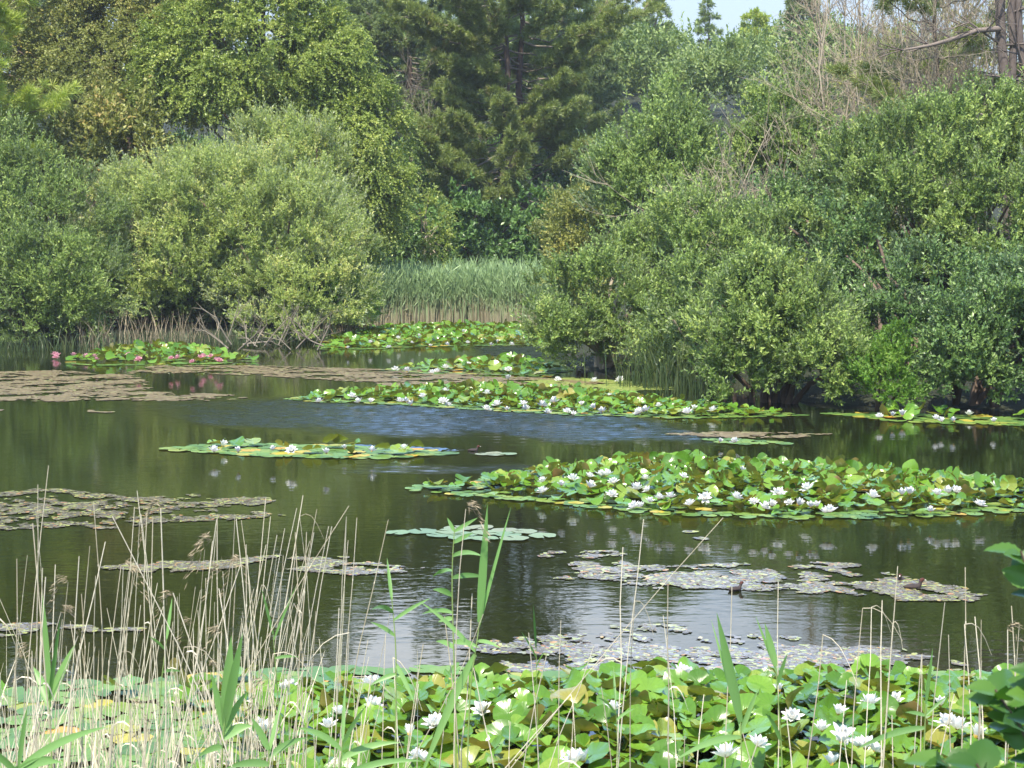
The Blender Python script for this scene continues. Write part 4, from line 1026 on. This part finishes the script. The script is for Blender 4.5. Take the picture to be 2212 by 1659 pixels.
tag(blades('reed_thicket', 'tangle of short pale dead reed stalks among the tall ones at the left', 'dead reeds', reg_thicket, 520, .2, .75, 650, M['straw'], .0075, .16, 0), group=None)
G_R = 'thin dry reed stems in front of the near lily bed'; L_R = 'thin pale dry reed stem standing scattered in front of the nearest lily bed'
for (bx, tx, ty, bn) in [(1010, 1005, 1095, 0), (980, 1020, 1280, 0), (1240, 1022, 1440, 0), (1000, 1280, 1400, 0), (1330, 1392, 1120, 0), (1290, 1345, 1180, 0), (1440, 1440, 1260, 0), (1400, 1370, 1300, .4), (1210, 1210, 1340, 0), (1150, 1140, 1370, 0), (1080, 1180, 1420, 0),
        (1560, 1582, 1268, 0), (1650, 1680, 1260, 0), (1432, 1435, 1330, 0), (1800, 1862, 1312, .9), (1850, 1884, 1312, .6), (1905, 1904, 1296, 0), (1870, 1940, 1222, 0), (1900, 1930, 1345, .3), (2010, 2040, 1300, 0), (2020, 2085, 1225, 0), (2070, 2085, 1350, .7), (2106, 2106, 1332, 0), (2120, 2122, 1340, 0), (2150, 2186, 1310, 0), (2180, 2176, 1360, 0), (2160, 2205, 1350, 0), (2230, 2215, 1255, 0), (1960, 1990, 1414, 0), (1980, 1990, 1416, 0), (2050, 2048, 1370, 0), (1700, 1780, 1370, .5), (1640, 1600, 1560, 0), (1760, 1830, 1470, 0), (1500, 1520, 1500, 0), (1330, 1300, 1480, 0), (1250, 1240, 1520, 0),
        (900, 915, 1390, 0), (860, 850, 1420, .4), (930, 960, 1330, 0), (830, 830, 1370, 0), (890, 905, 1480, 0), (960, 965, 1500, 0), (770, 800, 1460, 0), (1110, 1100, 1560, 0), (1400, 1480, 1590, 0), (1560, 1640, 1600, 0), (1690, 1700, 1530, 0), (1850, 1820, 1560, 0), (1950, 1930, 1540, 0), (2000, 2060, 1500, 0), (2090, 2120, 1430, 0), (2140, 2110, 1480, 0)]:
    dry_reed(L_R, G_R, bx, 1860, tx, ty, r.uniform(6.3, 7.6), 900 + k, bn, r.uniform(.0028, .0046)); k += 1

def blade(t, b, p, d, L, w, droop, seed, mat='reedgreen', name='leaf', face=None):
    rr = np.random.default_rng(seed); n = 9; q = np.linspace(0, 1, n)
    d = nrm(np.asarray(d, float))
    c = p + d * (L * q)[:, None] + np.array([d[0] * .4, d[1] * .4, -1.0]) * (droop * L * q ** 2)[:, None]
    T = nrm(np.gradient(c, axis=0)); f = np.array([rr.normal() * .3, -1, .35]) if face is None else np.asarray(face, float)
    S = nrm(np.cross(T, f))
    ww = w * .8 * np.array([.45, .8, .97, 1, .95, .82, .6, .33, .02]) * .5
    fold = nrm(np.cross(S, T)) * (ww * .35)[:, None]
    V = np.stack([c - S * ww[:, None], c - fold, c + S * ww[:, None]], 1).reshape(-1, 3) - b
    i = np.arange(n - 1)[:, None] * 3
    Q = np.concatenate([np.concatenate([i + j, i + j + 1, i + j + 4, i + j + 3], 1) for j in (0, 1)])
    obj(name, mesh_quads(name, V, Q, M[mat], np.full(len(Q), rr.random()), True), t)
def green_reed(label, stem, Y, leaves, seed, rad=.0045):
    """stem: view points from foot to tip; leaves: (where 0..1, tip x, tip y, width m, droop)"""
    P = [at(x, y, Y) for x, y in stem]; b = P[0].copy(); g = gz(b[0], b[1]); 
    b[2] = g; P[0][2] = g
    P = np.array(P); s = np.linspace(0, len(P) - 1, 14); pts = np.stack([np.interp(s, np.arange(len(P)), P[:, k_]) for k_ in range(3)], 1)
    for _ in range(2): pts[1:-1] = (pts[:-2] + 2 * pts[1:-1] + pts[2:]) / 4
    t = thing('green_reed', label, 'reed', b)
    tb = Tubes(6); tb.add(pts, np.linspace(rad, rad * .4, 14), .5); tb.build('stem', M['reedstem'], t, b)
    rr = np.random.default_rng(seed)
    for j, (u, lx, ly, w, dr) in enumerate(leaves):
        p = np.array([np.interp(u * 13, np.arange(14), pts[:, k_]) for k_ in range(3)])
        e = at(lx, ly, Y + rr.normal() * .06); v = e - p; L = np.linalg.norm(v) * (1 + .25 * dr)
        v = v + np.array([-.4 * v[0] / (np.linalg.norm(v) + 1e-6) * 0, 0, dr * L])
        blade(t, b, p, v, L, w, dr, seed * 10 + j)
    return t
green_reed('tall green reed with one very broad upright blade in the centre foreground', [(1000, 1860), (1012, 1500), (1030, 1390), (1036, 1340)], 6.6,
    [(.97, 1053, 1090, .042, 0), (.9, 1105, 1085, .016, .05), (.6, 960, 1620, .04, .35), (.72, 1075, 1400, .02, .3), (.62, 905, 1290, .022, .15), (.5, 1028, 1470, .03, .4)], 1)
green_reed('bushy green reed with many arching leaves beside the broad bladed reed', [(985, 1860), (985, 1560), (980, 1400), (975, 1240), (982, 1140)], 6.8,
    [(.98, 966, 1118, .018, 0), (.98, 1032, 1118, .020, .02), (.92, 1022, 1150, .024, .05), (.85, 1038, 1200, .024, .3), (.78, 945, 1250, .022, .35), (.75, 1040, 1250, .026, .3), (.68, 935, 1270, .028, .35), (.62, 925, 1330, .022, .45), (.6, 955, 1345, .024, .4), (.52, 1025, 1400, .03, .45), (.5, 945, 1385, .028, .4)], 2)
green_reed('slim green reed with a narrow upright tip left of the bushy reed', [(845, 1860), (855, 1560), (856, 1400), (846, 1290)], 6.6,
    [(.98, 836, 1205, .018, 0), (.9, 805, 1312, .022, .3), (.85, 930, 1290, .018, .1), (.75, 800, 1340, .020, .2), (.6, 880, 1500, .022, .3), (.55, 815, 1480, .024, .35)], 3)
green_reed('green reed with two broad blades among the dry stems near the left edge', [(118, 1860), (112, 1640), (106, 1500)], 6.3,
    [(1.0, 92, 1280, .036, .02), (.95, 165, 1380, .042, .1), (.9, 70, 1425, .04, .25), (.55, 20, 1690, .04, .3), (.95, 130, 1330, .02, .05)], 4)
green_reed('cluster like green reed with several broad pale blades right of the dry stand', [(470, 1860), (478, 1650), (485, 1560)], 6.1,
    [(1.0, 500, 1370, .05, .02), (.95, 525, 1360, .045, .04), (.9, 455, 1440, .035, .1), (.8, 545, 1560, .045, .4), (.7, 445, 1640, .03, .4), (.85, 540, 1470, .03, .25)], 5)
green_reed('green reed with a long dark blue green blade in front of the right lily bed', [(1600, 1860), (1602, 1640), (1600, 1560)], 6.2,
    [(1.0, 1548, 1320, .046, .02), (.9, 1535, 1330, .016, .05), (.8, 1480, 1640, .03, .3), (.85, 1640, 1480, .024, .1)], 6)
green_reed('short green reed with a stiff broad tip blade near the wide pondweed raft', [(1700, 1860), (1690, 1640), (1676, 1440)], 6.8,
    [(1.0, 1652, 1345, .036, .02), (.98, 1632, 1330, .014, 0), (.9, 1702, 1405, .02, .1), (.6, 1650, 1520, .02, .3)], 7)
green_reed('thin green reed sprig standing in the middle of the near water', [(1165, 1860), (1162, 1600), (1158, 1400)], 6.9,
    [(1.0, 1152, 1305, .012, 0), (.95, 1125, 1360, .010, .1), (.9, 1180, 1400, .010, .2)], 8, .003)
green_reed('green reed sprawling across the bottom between the dry stand and the lilies', [(720, 1860), (730, 1700), (740, 1600)], 5.9,
    [(.9, 640, 1560, .028, .3), (.8, 860, 1600, .03, .3), (.95, 790, 1520, .024, .1), (.6, 900, 1640, .03, .35), (1.0, 745, 1480, .016, 0)], 9)
green_reed('arching green reed in the bottom left corner', [(40, 1860), (30, 1740), (40, 1660)], 5.8,
    [(1.0, 230, 1560, .035, .2), (.9, -40, 1600, .03, .3), (.95, 130, 1640, .04, .35), (1.0, 60, 1510, .02, .1)], 10)
green_reed('green reed with arched leaves at the bottom under the white flowers', [(590, 1860), (585, 1700), (580, 1620)], 5.9,
    [(1.0, 540, 1540, .03, .15), (.9, 660, 1590, .03, .3), (.95, 610, 1500, .02, .05), (.8, 500, 1660, .034, .35)], 11)
green_reed('pale narrow green reed among the thin stems in front of the right flowers', [(1990, 1860), (1995, 1650), (2000, 1520)], 6.2,
    [(1.0, 2015, 1400, .016, 0), (.9, 1960, 1540, .018, .2), (.8, 1890, 1620, .03, .35), (.9, 2050, 1500, .014, .1)], 12)
green_reed('weak green reed in front of the centre lilies with a few narrow leaves', [(1330, 1860), (1335, 1640), (1330, 1520)], 6.4,
    [(1.0, 1325, 1440, .012, 0), (.9, 1290, 1500, .012, .2), (.85, 1370, 1530, .014, .25)], 13, .003)
green_reed('narrow green reed rising through the left dry stand beside the bent stems', [(330, 1860), (345, 1500), (360, 1380)], 6.7,
    [(1.0, 372, 1290, .018, .02), (.9, 320, 1370, .014, .2), (.7, 390, 1450, .016, .2)], 14, .0035)
green_reed('narrow green reed with a forked tip at the right margin of the dry stand', [(640, 1860), (600, 1500), (590, 1370)], 6.8,
    [(1.0, 565, 1270, .014, .02), (.95, 640, 1262, .016, .05), (.8, 640, 1420, .016, .25)], 15, .0035)

# ------------------------------------------------------------------ leafy alder branch close to the lens
def alder_leaf(t, b, p, d, nrm_, L, seed, mat):
    rr = np.random.default_rng(seed); d = nrm(np.asarray(d, float)); S = nrm(np.cross(d, nrm_)); Nn = np.cross(S, d)
    n = 13; q = np.linspace(0, 1, n); w = L * .36 * np.sin(np.pi * q ** .8) ** .75 + .0005
    V = []
    for i in range(n):
        c = p + d * L * q[i] - Nn * L * .25 * q[i] ** 2
        z = (.03 if i % 2 else -.01) * L
        for u in (-1, -.5, 0, .5, 1):
            ser = 1 + (.07 if i % 2 else -.03) * (abs(u) == 1)
            V.append(c + S * w[i] * u * ser + Nn * (abs(u) * w[i] * .28 + z * abs(u) * .6))
    i = np.arange(n - 1)[:, None] * 5
    Q = np.concatenate([np.concatenate([i + j, i + j + 1, i + j + 6, i + j + 5], 1) for j in range(4)])
    obj('leaf', mesh_quads('leaf', np.array(V) - b, Q, mat, np.full(len(Q), rr.random()), True), t)
M['alder'] = leafmat(gain=1.25, name='alder leaves', stops=[(0, (.03, .085, .015)), (.5, (.05, .125, .02)), (1, (.085, .175, .03))], back=(.10, .19, .06), trans=.35, rough=.4)
def alder():
    Y = 3.3; rr = np.random.default_rng(700)
    b = np.array([1.12, 3.6, 0]); b[2] = gz(b[0], b[1])
    t = thing('alder_bush', 'blurred leafy alder shoots close by in the bottom right corner', 'bush', b)
    tb = Tubes(6); k = 0
    shoots = [([(2420, 2000), (2330, 1600), (2255, 1330), (2205, 1190)], 3.4, 10, (.72, 1.0)), ([(2360, 2100), (2300, 1770), (2210, 1580), (2150, 1490)], 3.2, 26, (.3, 1)), ([(2300, 2200), (2230, 1870), (2120, 1720), (2030, 1640)], 3.1, 24, (.35, 1)), ([(2360, 2100), (2310, 1720), (2260, 1560), (2240, 1450)], 3.0, 18, (.3, 1)), ([(2300, 2150), (2240, 1900), (2170, 1760), (2110, 1650)], 2.9, 26, (.2, 1))]
    for pl, Yd, nl, (u0, u1) in shoots:
        P = np.array([b - np.array([0, 0, .05])] + [at(x, y, Yd) for x, y in pl[1:]])
        s = np.linspace(0, len(P) - 1, 14); pts = np.stack([np.interp(s, np.arange(len(P)), P[:, j]) for j in range(3)], 1)
        for _ in range(2): pts[1:-1] = (pts[:-2] + 2 * pts[1:-1] + pts[2:]) / 4
        tb.add(pts, np.linspace(.008, .002, 14), .4)
        for j in range(nl):
            u = u0 + (u1 - u0) * (j + rr.random() * .5) / nl
            p = np.array([np.interp(u * 13, np.arange(14), pts[:, m]) for m in range(3)])
            ax = nrm(pts[-1] - pts[-4]); a = j * 2.4
            d = nrm(ax * .5 + np.array([math.cos(a), math.sin(a) * .6, .15 * math.sin(a * 2)]))
            alder_leaf(t, b, p, d, nrm(np.array([rr.normal() * .4, -.5, 1.0 + rr.normal() * .3])), rr.uniform(.045, .075), 800 + k, M['alder']); k += 1
    tb.build('stems', M['bark'], t, b)
alder()

# ------------------------------------------------------------------ young coots
def coot(label, x, y, ang, size=1.0, low=0.0):
    c = W(x, y); t = thing('young_coot', label, 'bird', c); t.rotation_euler.z = ang
    m = M.get('coot')
    if m is None:
        M['coot'] = m = stemmat('sooty down', (.022, .016, .016), (.06, .045, .042), 30, .7)
        M['cootneck'] = stemmat('rusty head down', (.045, .018, .014), (.09, .03, .02), 40, .7)
        M['cootbill'] = stemmat('whitish bill', (.55, .50, .42), (.7, .66, .6), 20, .4)
    # one continuous body: tail, back, breast, neck, head along a spine
    sp = [(-.135, .052, .004, .004), (-.115, .045, .022, .014), (-.08, .036, .046, .036), (-.03, .030, .060, .050), (.02, .030, .060, .052), (.06, .036, .048, .046), (.085, .058, .032, .032),
          (.098, .084, .023, .023), (.106, .108, .023, .024), (.116, .126, .027, .027), (.134, .130, .025, .024), (.150, .126, .015, .015), (.158, .123, .006, .006)]
    P = np.array([(a, 0, z) for a, z, _, _ in sp]); T = nrm(np.gradient(P, axis=0)); k = 12; V = []
    for p, tt, (_, _, rw, rh) in zip(P, T, sp):
        B = np.array([0, 1., 0]); U = np.cross(tt, B) * -1
        for i in range(k):
            a = i * 2 * np.pi / k; V.append(p + B * rw * math.cos(a) + U * rh * math.sin(a))
    n = len(sp); i = np.arange(n - 1)[:, None] * k; j = np.arange(k)[None, :]; j2 = (j + 1) % k
    Q = np.stack([i + j, i + j2, i + k + j2, i + k + j], -1).reshape(-1, 4)
    V = np.array(V) * size - np.array([0, 0, low])
    mi = np.where(np.arange(len(Q)) // k >= 8, 1, 0)
    obj('body', mesh_quads('body', V, Q, [m, M['cootneck']], np.full(len(Q), .5), True, mi), t)
    tb = Tubes(6); tb.add(np.array([(.152, 0, .125), (.165, 0, .121), (.182, 0, .115)]) * size - np.array([0, 0, low]), np.array([.011, .008, .001]) * size, .6); tb.build('bill', M['cootbill'], t)
    for s in (-1, 1):
        tb = Tubes(6); tb.add(np.array([(-.10, s * .030, .050), (-.05, s * .052, .046), (.02, s * .058, .042), (.05, s * .046, .040)]) * size - np.array([0, 0, low]), np.array([.004, .018, .022, .006]) * size, .4); tb.build('wing', m, t)
coot('small young coot at the head of a pale wake beside the narrow lily raft', 1022, 974, 0.1, .5, .012)
coot('young coot behind a dry reed on the near edge of the long pondweed raft', 1588, 1276, .5, .46, .006)
coot('young coot low in ruffled water just behind the largest of the young coots', 1946, 1252, -1.9, .5, .02)
coot('largest young coot facing right on the right end of the long pondweed raft', 1972, 1272, .15, .55, .006)

# ------------------------------------------------------------------ light, sky, camera
SUN_EL, SUN_AZ = 60, 194          # degrees; azimuth clockwise from +Y: behind the camera, a little to its left
w = bpy.data.worlds.new('World'); SC.world = w; w.use_nodes = True
nt = w.node_tree; bg = nt.nodes['Background']
sky = nt.nodes.new('ShaderNodeTexSky'); sky.sky_type = 'NISHITA'; sky.sun_disc = False
sky.sun_elevation = R(SUN_EL); sky.sun_rotation = R(SUN_AZ); sky.air_density = 1.0; sky.dust_density = .5; sky.ozone_density = 1.6
tc = nt.nodes.new('ShaderNodeTexCoord')
mp = nt.nodes.new('ShaderNodeMapping'); mp.inputs['Scale'].default_value = (1, 1, 2.6); nt.links.new(tc.outputs['Generated'], mp.inputs[0])
cn = nt.nodes.new('ShaderNodeTexNoise'); cn.inputs['Scale'].default_value = 2.3; cn.inputs['Detail'].default_value = 7; cn.inputs['Roughness'].default_value = .55; nt.links.new(mp.outputs[0], cn.inputs['Vector'])
cr = nt.nodes.new('ShaderNodeValToRGB'); cr.color_ramp.elements[0].position = .44; cr.color_ramp.elements[1].position = .62
nt.links.new(cn.outputs[0], cr.inputs[0])
sz = nt.nodes.new('ShaderNodeSeparateXYZ'); nt.links.new(tc.outputs['Generated'], sz.inputs[0])
mr = nt.nodes.new('ShaderNodeMapRange'); mr.interpolation_type = 'SMOOTHSTEP'; mr.inputs[1].default_value = .15; mr.inputs[2].default_value = .24; nt.links.new(sz.outputs[2], mr.inputs[0])
mr2 = nt.nodes.new('ShaderNodeMapRange'); mr2.interpolation_type = 'SMOOTHSTEP'; mr2.inputs[1].default_value = .24; mr2.inputs[2].default_value = .31; mr2.inputs[3].default_value = 1; mr2.inputs[4].default_value = .08; nt.links.new(sz.outputs[2], mr2.inputs[0])
cm = math_(nt, 'MULTIPLY', math_(nt, 'MULTIPLY', cr.outputs[0], mr.outputs[0]), mr2.outputs[0])
hz = nt.nodes.new('ShaderNodeMapRange'); hz.interpolation_type = 'SMOOTHSTEP'; hz.inputs[1].default_value = .10; hz.inputs[2].default_value = .26; hz.inputs[3].default_value = .8; hz.inputs[4].default_value = 0; nt.links.new(sz.outputs[2], hz.inputs[0])
def sstep(v, a, b):
    q = nt.nodes.new('ShaderNodeMapRange'); q.interpolation_type = 'SMOOTHSTEP'; q.inputs[1].default_value = a; q.inputs[2].default_value = b; nt.links.new(v, q.inputs[0]); return q.outputs[0]
deep = math_(nt, 'MULTIPLY', math_(nt, 'MULTIPLY', sstep(sz.outputs[2], .25, .34), math_(nt, 'SUBTRACT', 1.0, sstep(sz.outputs[2], .55, .72))), sstep(sz.outputs[1], .35, .75))
skyb = mixc(nt, math_(nt, 'MULTIPLY', deep, .85), sky.outputs[0], (4.2, 7.8, 15.0))    # clear deep blue gap in the clouds, away from the sun
skyc = mixc(nt, hz.outputs[0], skyb, (2.0, 2.35, 2.95))
mx = nt.nodes.new('ShaderNodeMix'); mx.data_type = 'RGBA'; nt.links.new(cm, mx.inputs[0]); nt.links.new(skyc, mx.inputs[6]); mx.inputs[7].default_value = (8.0, 8.4, 9.0, 1)
nt.links.new(mx.outputs[2], bg.inputs[0]); bg.inputs[1].default_value = .15
sl = bpy.data.lights.new('sun', 'SUN'); sl.energy = 4.2; sl.angle = R(.53); sl.color = (1, .93, .78)
so = bpy.data.objects.new('sun', sl); COL.objects.link(so)
sd = Vector((math.sin(R(SUN_AZ)) * math.cos(R(SUN_EL)), math.cos(R(SUN_AZ)) * math.cos(R(SUN_EL)), math.sin(R(SUN_EL))))
so.rotation_euler = (-sd).to_track_quat('-Z', 'Y').to_euler(); so.location = (0, 0, 30)

cam = bpy.data.cameras.new('camera'); co = bpy.data.objects.new('camera', cam); COL.objects.link(co)
co.location = (0, 0, H); co.rotation_euler = (math.pi / 2 - TH, 0, 0)
cam.sensor_width = 36; cam.lens = F / 2212 * 36; cam.clip_start = .1; cam.clip_end = 2000
cam.dof.use_dof = True; cam.dof.focus_distance = 18; cam.dof.aperture_fstop = 14
SC.camera = co
SC.view_settings.view_transform = 'Standard'; SC.view_settings.look = 'None'; SC.view_settings.gamma = 1; SC.view_settings.exposure = 1.06
SC.render.engine = 'CYCLES'
cy = SC.cycles
cy.max_bounces = 6; cy.diffuse_bounces = 3; cy.glossy_bounces = 3; cy.transmission_bounces = 3; cy.transparent_max_bounces = 4
cy.sample_clamp_indirect = 4; cy.caustics_reflective = False; cy.caustics_refractive = False
cy.use_denoising = True
print('leaves', NLEAF[0])
